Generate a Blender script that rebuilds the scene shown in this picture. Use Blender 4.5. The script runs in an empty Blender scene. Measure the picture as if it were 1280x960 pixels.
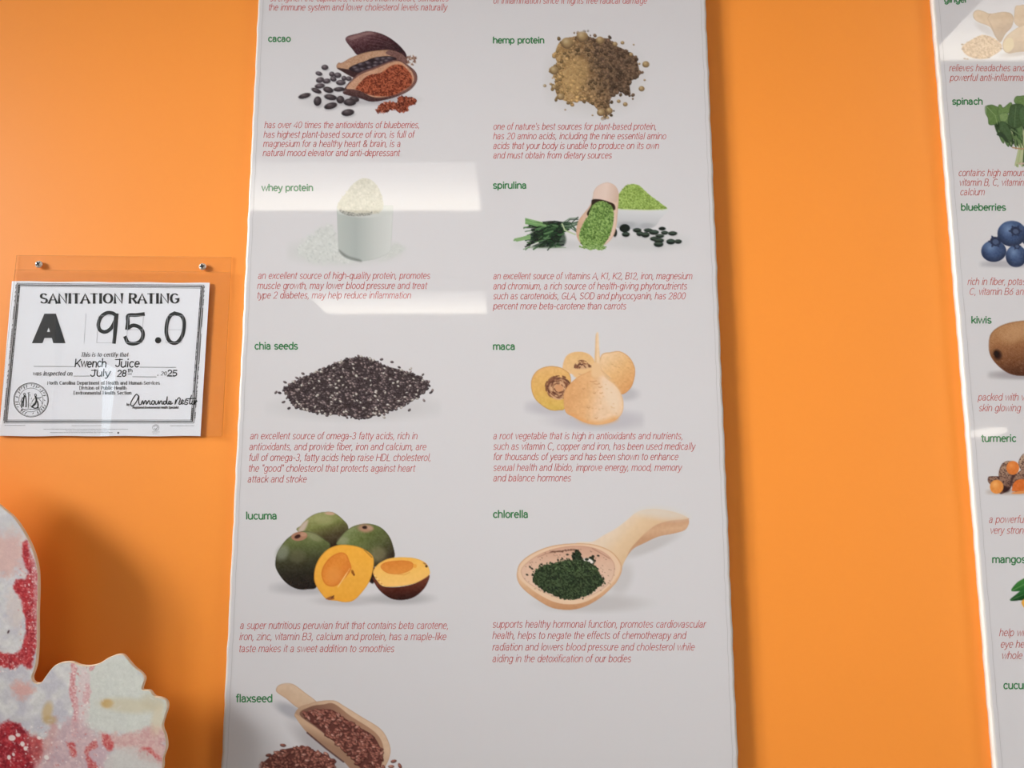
import bpy, math, random
import numpy as np
from math import sin, cos, tan, pi, radians, atan2, hypot

# ------------------------------------------------------------------ camera, world, light
SC = bpy.context.scene
COL = SC.collection
CAM_D, CAM_Z, PITCH, FPX = 1.08, 1.42, radians(8.0), 962.0
cd = bpy.data.cameras.new('camera'); cam = bpy.data.objects.new('camera', cd); COL.objects.link(cam)
cam.location = (0, -CAM_D, CAM_Z); cam.rotation_euler = (pi/2 + PITCH, 0, 0)
cd.sensor_width = 36.0; cd.lens = FPX/1280*36.0; cd.clip_start = 0.02
SC.camera = cam
SC.view_settings.view_transform = 'Standard'
try: SC.view_settings.look = 'None'
except Exception: pass
SC.view_settings.exposure = 0.0; SC.view_settings.gamma = 1.0
SC.view_settings.use_curve_mapping = False
SC.cycles.transparent_max_bounces = 32       # window pane and two acrylic sheets
W = bpy.data.worlds.new('world'); SC.world = W; W.use_nodes = True
bg = W.node_tree.nodes['Background']; bg.inputs[0].default_value = (0.72, 0.86, 1.0, 1); bg.inputs[1].default_value = 4.5
# daylight outside the high window in the left wall
WX0 = -2.6                                   # left wall plane
def area_light(name, loc, target, sx, sy, power, color, spread=180):
    l = bpy.data.lights.new(name, 'AREA'); l.shape = 'RECTANGLE'; l.size = sx; l.size_y = sy
    l.energy = power; l.color = color; l.spread = radians(spread)
    o = bpy.data.objects.new(name, l); COL.objects.link(o); o.location = loc
    from mathutils import Vector
    o.rotation_euler = (Vector(target) - Vector(loc)).to_track_quat('-Z', 'Z').to_euler()
    return o
area_light('window_daylight', (WX0 - 0.22, -1.4, 2.5), (2.2, -0.3, 0.9), 1.6, 0.9, 74, (1.0, 0.975, 0.97), 51)
area_light('right_fill_light', (5.2, -3.0, 1.9), (0.0, -1.0, 1.4), 2.2, 1.5, 52, (1.0, 0.97, 0.94), 180)  # unseen fill lamp added on the right to lift the shadows

# ------------------------------------------------------------------ helpers
def P(px, py, depth=0.0):
    """photograph point (1280x960) -> world point on the plane `depth` metres in front of the wall"""
    u = (px - 640)/FPX; v = (480 - py)/FPX
    dy = cos(PITCH) - v*sin(PITCH); dz = sin(PITCH) + v*cos(PITCH)
    t = (CAM_D - depth)/dy
    return (u*t, -depth, CAM_Z + dz*t)
def Parr(X, Y, depth):
    u = (X - 640)/FPX; v = (480 - Y)/FPX
    dy = cos(PITCH) - v*sin(PITCH); dz = sin(PITCH) + v*cos(PITCH)
    t = (CAM_D - depth)/dy
    return np.stack([u*t, np.full_like(u, -depth), CAM_Z + dz*t], -1)
def lin(c):
    c = np.asarray(c, float)/255.0
    return np.where(c <= 0.04045, c/12.92, ((c + 0.055)/1.055)**2.4)
ORIGIN = {}
def empty(name, loc, label, cat, group=None):
    o = bpy.data.objects.new(name, None); o.location = loc; o.empty_display_size = 0.05; COL.objects.link(o)
    ORIGIN[o.name] = np.array(loc, float)
    tag(o, label, cat, group); return o
def tag(o, label=None, cat=None, group=None, kind=None):
    if label: o['label'] = label
    if cat: o['category'] = cat
    if group: o['group'] = group
    if kind: o['kind'] = kind
def obj(name, verts, faces, m, parent=None, smooth=False, label=None):
    me = bpy.data.meshes.new(name)
    v = np.asarray(verts, float).reshape(-1, 3)
    off = ORIGIN[parent.name] if parent else np.zeros(3)
    me.from_pydata((v - off).tolist(), [], [tuple(f) for f in faces]); me.update()
    if smooth: me.polygons.foreach_set('use_smooth', [True]*len(me.polygons))
    me.materials.append(m)
    o = bpy.data.objects.new(name, me); COL.objects.link(o)
    if parent: o.parent = parent; ORIGIN[o.name] = off
    else: ORIGIN[o.name] = np.zeros(3)
    if label: o['label'] = label
    return o
class MB:
    def __init__(s): s.v = []; s.f = []
    def box(s, a, b):
        (x0, y0, z0), (x1, y1, z1) = a, b
        n = len(s.v)
        s.v += [(x0,y0,z0),(x1,y0,z0),(x1,y1,z0),(x0,y1,z0),(x0,y0,z1),(x1,y0,z1),(x1,y1,z1),(x0,y1,z1)]
        s.f += [(n,n+3,n+2,n+1),(n+4,n+5,n+6,n+7),(n,n+1,n+5,n+4),(n+1,n+2,n+6,n+5),(n+2,n+3,n+7,n+6),(n+3,n,n+4,n+7)]
        return s
    def lathe(s, prof, c, axis='y', n=24):
        """prof: (radius, distance towards the room) rings about an axis pointing out of the wall"""
        b = len(s.v)
        for r, d in prof:
            for k in range(n):
                a = 2*pi*k/n
                s.v.append((c[0] + r*cos(a), c[1] - d, c[2] + r*sin(a)))
        for i in range(len(prof) - 1):
            for k in range(n):
                k2 = (k + 1) % n
                s.f.append((b+i*n+k, b+i*n+k2, b+(i+1)*n+k2, b+(i+1)*n+k))
        s.f.append(tuple(b+(len(prof)-1)*n+k for k in range(n)))
        s.f.append(tuple(b+k for k in reversed(range(n))))
        return s
    def build(s, name, m, parent=None, smooth=False, label=None):
        return obj(name, s.v, s.f, m, parent, smooth, label)

# ------------------------------------------------------------------ materials
def mat(name, color, rough=0.5, spec=0.5, metal=0.0, noise=None, bump=None, emit=None):
    m = bpy.data.materials.new(name); m.use_nodes = True
    nt = m.node_tree; b = nt.nodes['Principled BSDF']
    c = tuple(lin(color)) + (1,) if max(color) > 1.0 else tuple(color) + (1,)
    b.inputs['Base Color'].default_value = c
    b.inputs['Roughness'].default_value = rough
    b.inputs['Specular IOR Level'].default_value = spec
    b.inputs['Metallic'].default_value = metal
    if noise or bump:
        tc = nt.nodes.new('ShaderNodeTexCoord')
    if noise:
        sc, amt = noise
        n = nt.nodes.new('ShaderNodeTexNoise'); n.inputs['Scale'].default_value = sc; n.inputs['Detail'].default_value = 4
        nt.links.new(tc.outputs['Object'], n.inputs['Vector'])
        r = nt.nodes.new('ShaderNodeMapRange'); r.inputs['To Min'].default_value = 1 - amt; r.inputs['To Max'].default_value = 1 + amt
        nt.links.new(n.outputs['Fac'], r.inputs['Value'])
        mx = nt.nodes.new('ShaderNodeMix'); mx.data_type = 'RGBA'; mx.blend_type = 'MULTIPLY'; mx.inputs[0].default_value = 1
        mx.inputs[6].default_value = c; nt.links.new(r.outputs['Result'], mx.inputs[7])
        nt.links.new(mx.outputs[2], b.inputs['Base Color'])
    if bump:
        sc, st, dist = bump
        n = nt.nodes.new('ShaderNodeTexNoise'); n.inputs['Scale'].default_value = sc; n.inputs['Detail'].default_value = 3
        nt.links.new(tc.outputs['Object'], n.inputs['Vector'])
        bp = nt.nodes.new('ShaderNodeBump'); bp.inputs['Strength'].default_value = st; bp.inputs['Distance'].default_value = dist
        nt.links.new(n.outputs['Fac'], bp.inputs['Height']); nt.links.new(bp.outputs['Normal'], b.inputs['Normal'])
    if emit:
        b.inputs['Emission Color'].default_value = tuple(emit[0]) + (1,); b.inputs['Emission Strength'].default_value = emit[1]
    return m
PAPER = (206, 202, 205)
M = {}
M['wall'] = mat('orange_wall_paint', (0.92, 0.292, 0.040), 0.42, 0.35, noise=(3.0, 0.03), bump=(420, 0.10, 0.0006))
M['paper'] = mat('glossy_poster_paper', PAPER, 0.03, 0.5)
M['edge'] = mat('white_board_edge', (0.60, 0.56, 0.53), 0.3, 0.4)
M['crease'] = mat('grey_laminate_seam', (188, 184, 186), 0.1, 0.5)
M['green'] = mat('green_heading_ink', (66, 124, 80), 0.04, 0.5)
M['red'] = mat('red_paragraph_ink', (190, 90, 88), 0.04, 0.5)
M['red2'] = mat('dusky_red_paragraph_ink', (188, 96, 90), 0.04, 0.5)
M['cert'] = mat('certificate_paper', (232, 232, 239), 0.6, 0.2, noise=(60, 0.01))
M['black'] = mat('black_ink', (34, 34, 38), 0.5, 0.2)
M['marker'] = mat('black_marker_ink', (22, 26, 30), 0.4, 0.3)
M['grey'] = mat('grey_print_ink', (150, 150, 156), 0.5, 0.2)
M['faint'] = mat('faint_grey_line_ink', (172, 172, 178), 0.5, 0.2)
M['steel'] = mat('screw_steel', (0.80, 0.78, 0.74), 0.3, 0.5, 0.55, bump=(900, 0.1, 0.0002))
M['dark'] = mat('painted_slot_shade', (0.015, 0.015, 0.02), 0.6)
M['core'] = mat('cutout_board_core', (224, 202, 176), 0.6, noise=(40, 0.06))
M['wood'] = mat('mounting_block_wood', (0.42, 0.30, 0.18), 0.6, noise=(25, 0.2))
M['white_wall'] = mat('off_white_wall_paint', (0.62, 0.58, 0.52), 0.6, 0.3, noise=(2, 0.03))
M['ceil'] = mat('ceiling_tile', (0.70, 0.69, 0.66), 0.8, 0.2, noise=(90, 0.08))
M['floor'] = mat('floor_vinyl', (0.30, 0.27, 0.24), 0.4, noise=(6, 0.15))
M['frame'] = mat('window_frame_metal', (0.10, 0.10, 0.11), 0.4, 0.5, noise=(30, 0.1))
M['white_metal'] = mat('white_enamel', (0.80, 0.80, 0.78), 0.4, noise=(20, 0.02))
LENS = []
for k, e_ in enumerate((7.2, 6.2, 4.8, 3.4, 2.4)):  # stepped emission paints a glow gradient across each diffuser
    LENS.append(mat('lamp_lens', (0.9, 0.9, 0.88), 0.4, emit=((1.0, 0.925+.008*k, 0.78+.03*k), e_)))
def clear_mat(name, tint, gl=1.0, rough=0.0):
    m = bpy.data.materials.new(name); m.use_nodes = True; nt = m.node_tree
    for n in list(nt.nodes): nt.nodes.remove(n)
    out = nt.nodes.new('ShaderNodeOutputMaterial'); mx = nt.nodes.new('ShaderNodeMixShader')
    tr = nt.nodes.new('ShaderNodeBsdfTransparent'); tr.inputs[0].default_value = tuple(tint) + (1,)
    g = nt.nodes.new('ShaderNodeBsdfGlossy'); g.inputs['Roughness'].default_value = rough; g.inputs['Color'].default_value = (gl, gl, gl, 1)
    fr = nt.nodes.new('ShaderNodeFresnel')
    fr.inputs[0].default_value = 1.49
    ge = nt.nodes.new('ShaderNodeNewGeometry'); sb = nt.nodes.new('ShaderNodeMath'); sb.operation = 'SUBTRACT'; sb.inputs[0].default_value = 1.0
    nt.links.new(ge.outputs['Backfacing'], sb.inputs[1])                     # a thin sheet reflects where light enters it
    mu = nt.nodes.new('ShaderNodeMath'); mu.operation = 'MULTIPLY'
    nt.links.new(fr.outputs[0], mu.inputs[0]); nt.links.new(sb.outputs[0], mu.inputs[1])
    nt.links.new(mu.outputs[0], mx.inputs[0]); nt.links.new(tr.outputs[0], mx.inputs[1]); nt.links.new(g.outputs[0], mx.inputs[2])
    nt.links.new(mx.outputs[0], out.inputs[0]); return m
M['acrylic'] = clear_mat('clear_acrylic', (0.99, 0.99, 0.99))
M['acrylic_edge'] = clear_mat('acrylic_polished_edge', (0.80, 0.74, 0.70), 1.0, 0.1)
M['glass'] = clear_mat('window_glass', (0.96, 0.98, 0.97))
def ink_mat(name, rough, spec):
    m = bpy.data.materials.new(name); m.use_nodes = True; nt = m.node_tree; b = nt.nodes['Principled BSDF']
    a = nt.nodes.new('ShaderNodeAttribute'); a.attribute_name = 'ink'
    nt.links.new(a.outputs['Color'], b.inputs['Base Color'])
    b.inputs['Roughness'].default_value = rough; b.inputs['Specular IOR Level'].default_value = spec
    return m
M['ink'] = ink_mat('glossy_picture_ink', 0.03, 0.5)
M['ink_cut'] = ink_mat('cutout_picture_ink', 0.3, 0.4)

# ------------------------------------------------------------------ the room
RX1, RY1, H = 4.6, -7.6, CAM_Z + 1.5
def struct(name, mb, m):
    o = mb.build(name, m); tag(o, kind='structure'); return o
T = 0.12
struct('wall_front', MB().box((WX0 - T, 0, 0), (RX1 + T, T, H)), M['wall'])
def holed_wall(name, x0, x1, ys, holes, m):
    """wall in the y-z plane with rectangular holes (y0, y1, z0, z1), y ascending, not overlapping"""
    b = MB(); y = ys[0]
    for (a, c, z0, z1) in sorted(holes):
        b.box((x0, y, 0), (x1, a, H)); b.box((x0, a, 0), (x1, c, z0)); b.box((x0, a, z1), (x1, c, H)); y = c
    b.box((x0, y, 0), (x1, ys[1], H))
    return struct(name, b, m)
WIN1 = (-2.2, -0.6, 2.02, 2.86)
WIN2 = (-4.05, -3.62, 0.95, 2.33)
WIN3 = (-3.30, -3.17, 0.95, 2.60)
holed_wall('wall_left', WX0 - T, WX0, (RY1, 0), [WIN1, WIN2, WIN3], M['white_wall'])
WIN4 = (-4.1, -1.9, 1.05, 2.75)  # unseen opening added for the right fill lamp to shine through
holed_wall('wall_right', RX1, RX1 + T, (RY1, 0), [WIN4], M['white_wall'])
struct('wall_back', MB().box((WX0 - T, RY1 - T, 0), (RX1 + T, RY1, H)), M['white_wall'])
struct('floor', MB().box((WX0 - T, RY1 - T, -0.1), (RX1 + T, T, 0)), M['floor'])
struct('ceiling', MB().box((WX0 - T, RY1 - T, H), (RX1 + T, T, H + 0.1)), M['ceil'])
struct('baseboard_front', MB().box((WX0 + 0.016, -0.015, 0), (RX1 - 0.016, -0.0005, 0.1)), M['white_metal'])
struct('baseboard_left', MB().box((WX0 + 0.0005, RY1 + 0.02, 0), (WX0 + 0.015, -0.02, 0.1)), M['white_metal'])
def window(n, xw, hole, cols, depth_sign):
    y0, y1, z0, z1 = hole; f = 0.045
    b = MB(); xa, xb = xw - 0.035, xw + 0.035
    b.box((xa, y0, z0), (xb, y0 + f, z1)).box((xa, y1 - f, z0), (xb, y1, z1))
    b.box((xa, y0 + f, z0), (xb, y1 - f, z0 + f)).box((xa, y0 + f, z1 - f), (xb, y1 - f, z1))
    for k in range(1, cols):
        yc = y0 + (y1 - y0)*k/cols; b.box((xa, yc - f/2, z0 + f), (xb, yc + f/2, z1 - f))
    fr = struct('window_%d' % n, b, M['frame'])
    g = MB().box((xw - 0.004, y0 + f*0.8, z0 + f*0.8), (xw + 0.004, y1 - f*0.8, z1 - f*0.8)).build('pane', M['glass'], fr)
    return fr
window(1, WX0 - T/2, WIN1, 3, 1); window(4, RX1 + T/2, WIN4, 2, 1)
def slit(n, hole):
    y0, y1, z0, z1 = hole; f = 0.03; xw = WX0 - T/2
    b = MB().box((xw-.03, y0, z0), (xw+.03, y0+f, z1)).box((xw-.03, y1-f, z0), (xw+.03, y1, z1))
    b.box((xw-.03, y0+f, z0), (xw+.03, y1-f, z0+f)).box((xw-.03, y0+f, z1-f), (xw+.03, y1-f, z1))
    fr = struct('window_%d' % n, b, M['frame'])
    MB().box((xw-.003, y0+f*.8, z0+f*.8), (xw+.003, y1-f*.8, z1-f*.8)).build('pane', M['glass'], fr)
slit(2, WIN2); slit(3, WIN3)

# ceiling lights (their mirror images are the bright patches on the glossy posters)
def ceil_hit(px, py, depth=0.03):
    u = (px - 640)/FPX; v = (480 - py)/FPX
    dy = cos(PITCH) - v*sin(PITCH); dz = sin(PITCH) + v*cos(PITCH)
    t = (H - CAM_Z)/dz
    return u*t, -(dy*t - (CAM_D - depth)) - depth
def troffer(x0, x1, ya, yb, label):
    """lay-in light; ya = end nearer the orange wall, yb = far end"""
    cx, cy = (x0 + x1)/2, (ya + yb)/2
    e = empty('ceiling_light', (cx, cy, H), label, 'light', 'lay-in ceiling lights')
    f = 0.025; z = H - 0.0005
    b = MB().box((x0, yb, z-.012), (x0+f, ya, z)).box((x1-f, yb, z-.012), (x1, ya, z))
    b.box((x0+f, yb, z-.012), (x1-f, yb+f, z)).box((x0+f, ya-f, z-.012), (x1-f, ya, z))
    b.build('trim_frame', M['white_metal'], e)
    L = (ya - f) - (yb + f); y = yb + f
    for fr, m in zip((.24, .18, .18, .20, .20), LENS):
        MB().box((x0+f, y, z-.006), (x1-f, y + L*fr, z)).build('diffuser', m, e); y += L*fr
    return e
xr, yf = ceil_hit(607, 260.5); xn, yn = ceil_hit(600, 193)
troffer(xr - 1.30, xr, yn, yf, 'white lay-in ceiling light nearest the central poster')
xr, yf = ceil_hit(613, 390.5); _, yn = ceil_hit(613, 360); xl, _ = ceil_hit(404, 390)
troffer(xl, xr, yn, yf, 'white lay-in ceiling light farther back in the same row')
xl, yf = ceil_hit(1147, 71); _, yn = ceil_hit(1200, -2)
troffer(xl + 0.0, xl + 1.25, yn + 0.12, yf, 'white lay-in ceiling light by the right-hand poster')

# oval lamp on the right-hand wall (its mirror image is the small bright streak on the right-hand poster)
le = empty('wall_light', (RX1, -6.36, 1.99), 'white oval bulkhead lamp on the side wall near the back', 'light')
def oval(x0, x1, ry, rz, y, z, n=28):
    v = [(x0, y+ry*cos(2*pi*k/n), z+rz*sin(2*pi*k/n)) for k in range(n)] + [(x1, y+ry*.86*cos(2*pi*k/n), z+rz*.86*sin(2*pi*k/n)) for k in range(n)]
    return v, [(k, (k+1) % n, n+(k+1) % n, n+k) for k in range(n)] + [tuple(range(n)), tuple(n+k for k in reversed(range(n)))]
obj('base_plate', *oval(RX1-.0005, RX1-.02, .34, .05, -6.36, 1.99), M['white_metal'], le)
obj('diffuser', *oval(RX1-.0201, RX1-.07, .31, .042, -6.36, 1.99), LENS[0], le)

# ------------------------------------------------------------------ stroke lettering
def arc(cx, cy, rx, ry, a0, a1, n=None):
    n = n or max(3, int(abs(a1 - a0)/30))
    return [(cx + rx*cos(radians(a0 + (a1-a0)*k/n)), cy + ry*sin(radians(a0 + (a1-a0)*k/n))) for k in range(n + 1)]
X_, A_, C_, D_ = .52, .75, .71, -.2
def bowl(cx, rx=.19): return arc(cx, .26, rx, .26, 0, 360, 14)
G = {
 'a': (.50, [arc(.22,.37,.15,.15,165,0)+[(.38,.0)], [(.38,.31),(.22,.30)]+arc(.2,.15,.14,.15,90,270)+[(.30,.03),(.38,.14)]]),
 'b': (.52, [[(.07,A_),(.07,0)], bowl(.26)]),
 'c': (.47, [arc(.26,.26,.19,.26,45,315,10)]),
 'd': (.52, [[(.45,A_),(.45,0)], bowl(.26)]),
 'e': (.50, [[(.07,.28),(.44,.28)]+arc(.255,.26,.19,.26,5,312,11)]),
 'f': (.29, [[(.26,A_)]+arc(.22,.62,.09,.13,100,180,3)+[(.13,0)], [(.02,X_),(.25,X_)]]),
 'g': (.52, [bowl(.26), [(.45,X_),(.45,-.02)]+arc(.27,-.03,.18,.17,0,-150,5)]),
 'h': (.51, [[(.07,A_),(.07,0)], [(.07,.3)]+arc(.255,.34,.175,.18,170,0,6)+[(.43,0)]]),
 'i': (.20, [[(.10,X_),(.10,0)], [(.10,.66),(.10,.74)]]),
 'j': (.20, [[(.10,X_),(.10,-.1)]+arc(.03,-.1,.07,.1,0,-90,3), [(.10,.66),(.10,.74)]]),
 'k': (.46, [[(.07,A_),(.07,0)], [(.41,X_),(.07,.2)], [(.19,.31),(.43,0)]]),
 'l': (.20, [[(.10,A_),(.10,0)]]),
 'm': (.78, [[(.07,X_),(.07,0)], [(.07,.3)]+arc(.235,.35,.155,.17,170,0,5)+[(.39,0)], [(.39,.3)]+arc(.55,.35,.155,.17,170,0,5)+[(.705,0)]]),
 'n': (.51, [[(.07,X_),(.07,0)], [(.07,.3)]+arc(.255,.34,.175,.18,170,0,6)+[(.43,0)]]),
 'o': (.52, [bowl(.26,.2)]),
 'p': (.52, [[(.07,X_),(.07,D_)], bowl(.26)]),
 'q': (.52, [[(.45,X_),(.45,D_)], bowl(.26)]),
 'r': (.31, [[(.07,X_),(.07,0)], [(.07,.28)]+arc(.26,.32,.18,.2,170,85,3)]),
 's': (.45, [arc(.225,.385,.15,.135,35,270,8)+arc(.225,.125,.16,.125,90,-150,8)]),
 't': (.29, [[(.13,.68),(.13,.12)]+arc(.22,.12,.09,.12,180,280,3), [(.02,X_),(.25,X_)]]),
 'u': (.51, [[(.07,X_),(.07,.18)]+arc(.245,.18,.175,.18,180,350,6), [(.43,X_),(.43,0)]]),
 'v': (.45, [[(.03,X_),(.225,0),(.42,X_)]]),
 'w': (.68, [[(.03,X_),(.185,0),(.34,X_),(.495,0),(.65,X_)]]),
 'x': (.45, [[(.03,X_),(.42,0)], [(.42,X_),(.03,0)]]),
 'y': (.45, [[(.03,X_),(.23,.0)], [(.42,X_),(.20,-.12)]+[(.13,-.2),(.04,-.2)]]),
 'z': (.44, [[(.05,X_),(.39,X_),(.05,0),(.40,0)]]),
 'A': (.62, [[(.02,0),(.31,C_),(.60,0)], [(.12,.24),(.50,.24)]]),
 'B': (.58, [[(.08,0),(.08,C_),(.32,C_)]+arc(.33,.54,.16,.17,90,-90,5)+[(.08,.37)], [(.33,.37)]+arc(.34,.185,.18,.185,90,-90,5)+[(.08,0)]]),
 'C': (.66, [arc(.35,.355,.28,.355,48,312,12)]),
 'D': (.66, [[(.08,0),(.08,C_),(.3,C_)]+arc(.3,.355,.28,.355,90,-90,8)+[(.08,0)]]),
 'E': (.54, [[(.48,C_),(.08,C_),(.08,0),(.48,0)], [(.08,.37),(.43,.37)]]),
 'F': (.52, [[(.48,C_),(.08,C_),(.08,0)], [(.08,.37),(.43,.37)]]),
 'G': (.70, [arc(.35,.355,.28,.355,50,330,12)+[(.61,.32),(.38,.32)]]),
 'H': (.66, [[(.08,C_),(.08,0)], [(.58,C_),(.58,0)], [(.08,.37),(.58,.37)]]),
 'I': (.24, [[(.12,C_),(.12,0)]]),
 'J': (.48, [[(.36,C_),(.36,.18)]+arc(.2,.18,.16,.18,0,-170,6)]),
 'K': (.60, [[(.08,C_),(.08,0)], [(.54,C_),(.08,.26)], [(.22,.4),(.57,0)]]),
 'L': (.50, [[(.08,C_),(.08,0),(.46,0)]]),
 'N': (.67, [[(.08,0),(.08,C_),(.59,0),(.59,C_)]]),
 'O': (.72, [arc(.36,.355,.29,.355,0,360,18)]),
 'P': (.56, [[(.08,0),(.08,C_),(.32,C_)]+arc(.33,.52,.17,.19,90,-90,5)+[(.08,.33)]]),
 'R': (.59, [[(.08,0),(.08,C_),(.32,C_)]+arc(.33,.53,.17,.18,90,-90,5)+[(.08,.35)], [(.3,.35),(.54,0)]]),
 'S': (.58, [arc(.29,.53,.2,.18,30,270,9)+arc(.29,.18,.22,.18,90,-150,9)]),
 'T': (.56, [[(.02,C_),(.54,C_)], [(.28,C_),(.28,0)]]),
 'V': (.6, [[(.02,C_),(.3,0),(.58,C_)]]),
 'Z': (.58, [[(.05,C_),(.52,C_),(.05,0),(.54,0)]]),
 '0': (.56, [arc(.28,.355,.21,.355,0,360,16)]),
 '1': (.40, [[(.06,.58),(.22,C_),(.22,0)]]),
 '2': (.54, [arc(.26,.51,.19,.2,165,-35,7)+[(.06,0),(.48,0)]]),
 '3': (.54, [arc(.25,.535,.17,.175,150,-90,7), arc(.25,.18,.2,.18,90,-155,7)]),
 '4': (.56, [[(.40,0),(.40,C_),(.04,.17),(.52,.17)]]),
 '5': (.54, [[(.45,C_),(.12,C_),(.09,.38)]+arc(.26,.22,.2,.22,125,-150,9)]),
 '6': (.56, [arc(.28,.21,.2,.21,0,360,12), [(.42,.71),(.2,.46),(.09,.27)]]),
 '7': (.5, [[(.04,C_),(.46,C_),(.16,0)]]),
 '8': (.56, [arc(.28,.54,.17,.17,0,360,12), arc(.28,.19,.2,.19,0,360,12)]),
 '9': (.56, [arc(.28,.5,.2,.21,0,360,12), [(.47,.44),(.36,.2),(.16,0)]]),
 ',': (.22, [[(.12,.07),(.11,-.02),(.06,-.11)]]), '.': (.22, [[(.11,.0),(.11,.07)]]),
 '-': (.34, [[(.05,.27),(.29,.27)]]), "'": (.16, [[(.08,.74),(.08,.56)]]), '"': (.28, [[(.08,.74),(.08,.56)], [(.20,.74),(.20,.56)]]),
 '&': (.64, [[(.58,0),(.16,.5)]+arc(.27,.57,.13,.14,200,-20,6)+[(.1,.26)]+arc(.25,.17,.18,.17,160,300,5)+[(.5,.18),(.55,.33)]]),
 ' ': (.29, []),
}
LAYER = [0]
def stroke(V, F, pts, w, contrast=None):
    """append a ribbon of width w along 2-D points; contrast = thin/thick ratio of a broad pen"""
    p = [pts[0]]
    for q in pts[1:]:
        if hypot(q[0]-p[-1][0], q[1]-p[-1][1]) > 1e-4: p.append(q)
    n = len(p)
    if n < 2: return
    LAYER[0] += 1; lay = LAYER[0] % 12
    closed = n > 3 and hypot(p[0][0]-p[-1][0], p[0][1]-p[-1][1]) < 1e-3
    b = len(V)
    for i in range(n):
        if closed: a, c = p[i-1] if i > 0 else p[-2], p[i+1] if i < n-1 else p[1]
        else: a, c = p[max(i-1,0)], p[min(i+1,n-1)]
        d1 = (p[i][0]-a[0], p[i][1]-a[1]); d2 = (c[0]-p[i][0], c[1]-p[i][1])
        l1, l2 = hypot(*d1), hypot(*d2)
        if l1 < 1e-6: d1, l1 = d2, l2
        if l2 < 1e-6: d2, l2 = d1, l1
        t = (d1[0]/l1 + d2[0]/l2, d1[1]/l1 + d2[1]/l2); lt = hypot(*t)
        if lt < 0.3: t = (d2[0]/l2, d2[1]/l2); k = 1.0
        else:
            t = (t[0]/lt, t[1]/lt); k = min(1.6, 1/max(.3, lt/2))
        ww = w
        if contrast is not None: ww = w*(contrast + (1-contrast)*abs(t[1])**1.3)
        nx, ny = -t[1]*ww/2*k, t[0]*ww/2*k
        ex = 0.0
        if not closed and i == 0: ex = -.25*ww
        if not closed and i == n-1: ex = .25*ww
        V.append((p[i][0]+nx+t[0]*ex, p[i][1]+ny+t[1]*ex, lay)); V.append((p[i][0]-nx+t[0]*ex, p[i][1]-ny+t[1]*ex, lay))
    for i in range(n-1): F.append((b+2*i, b+2*i+1, b+2*i+3, b+2*i+2))
def line_strokes(text, ls=0.0):
    out = []; x = 0.0
    for ch in text:
        adv, ps = G.get(ch, G[' '])
        out += [[(x+u, v) for u, v in p] for p in ps]; x += adv + ls
    return out, max(x - ls - .05, .1)
def set_line(V, F, text, x0, x1, base, em, w, shear=0.0, serif=False, contrast=None, slope=0.0):
    ps, wd = line_strokes(text, .07 if serif else 0.0)
    sx = (x1 - x0)/wd
    def mp(u, v): return (x0 + u*sx + shear*v*em, base - v*em + slope*u*sx)
    for p in ps:
        stroke(V, F, [mp(u, v) for u, v in p], w, contrast)
        if serif:
            for q, r in ((p[0], p[1]), (p[-1], p[-2])):
                if abs(q[0]-r[0]) < (.6 if text.isupper() else .2)*abs(q[1]-r[1]) and (abs(q[1]) < .02 or abs(q[1]-C_) < .02 or abs(q[1]-A_) < .02 or abs(q[1]-X_) < .02):
                    h = .085
                    stroke(V, F, [mp(q[0]-h, q[1]), mp(q[0]+h, q[1])], w*.45)
def flat_mesh(name, V, F, depth, m, parent, label=None):
    a = np.array(V, float)
    w = Parr(a[:,0], a[:,1], depth); w[:,1] -= a[:,2]*5e-6          # strokes lie on one another like layers of ink
    return obj(name, w, F, m, parent, label=label)
def text_block(name, lines, em, w, m, parent, depth, shear=0.2, label=None, **k):
    V, F = [], []
    for (t, x0, x1, b) in lines: set_line(V, F, t, x0, x1, b, em, w, shear, **k)
    return flat_mesh(name, V, F, depth, m, parent, label)

# ------------------------------------------------------------------ picture painter
def vnoise(X, Y, s, seed):
    x, y = X/s, Y/s
    xi, yi = np.floor(x).astype(int), np.floor(y).astype(int)
    fx, fy = x-xi, y-yi; fx = fx*fx*(3-2*fx); fy = fy*fy*(3-2*fy)
    def h(a, b):
        n = (a*374761393 + b*668265263 + seed*982451653) & 0x7fffffff
        n = ((n ^ (n >> 13))*1274126177) & 0x7fffffff
        return ((n ^ (n >> 16)) & 0xffff)/65535.0
    return (h(xi,yi)*(1-fx)+h(xi+1,yi)*fx)*(1-fy) + (h(xi,yi+1)*(1-fx)+h(xi+1,yi+1)*fx)*fy
def smooth_poly(pts, k=5):
    n = len(pts); out = []
    P_ = np.array(pts, float)
    for i in range(n):
        p0, p1, p2, p3 = P_[i-1], P_[i], P_[(i+1)%n], P_[(i+2)%n]
        for j in range(k):
            t = j/k
            out.append(.5*((2*p1)+(-p0+p2)*t+(2*p0-5*p1+4*p2-p3)*t*t+(-p0+3*p1-3*p2+p3)*t**3))
    return np.array(out)
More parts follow.
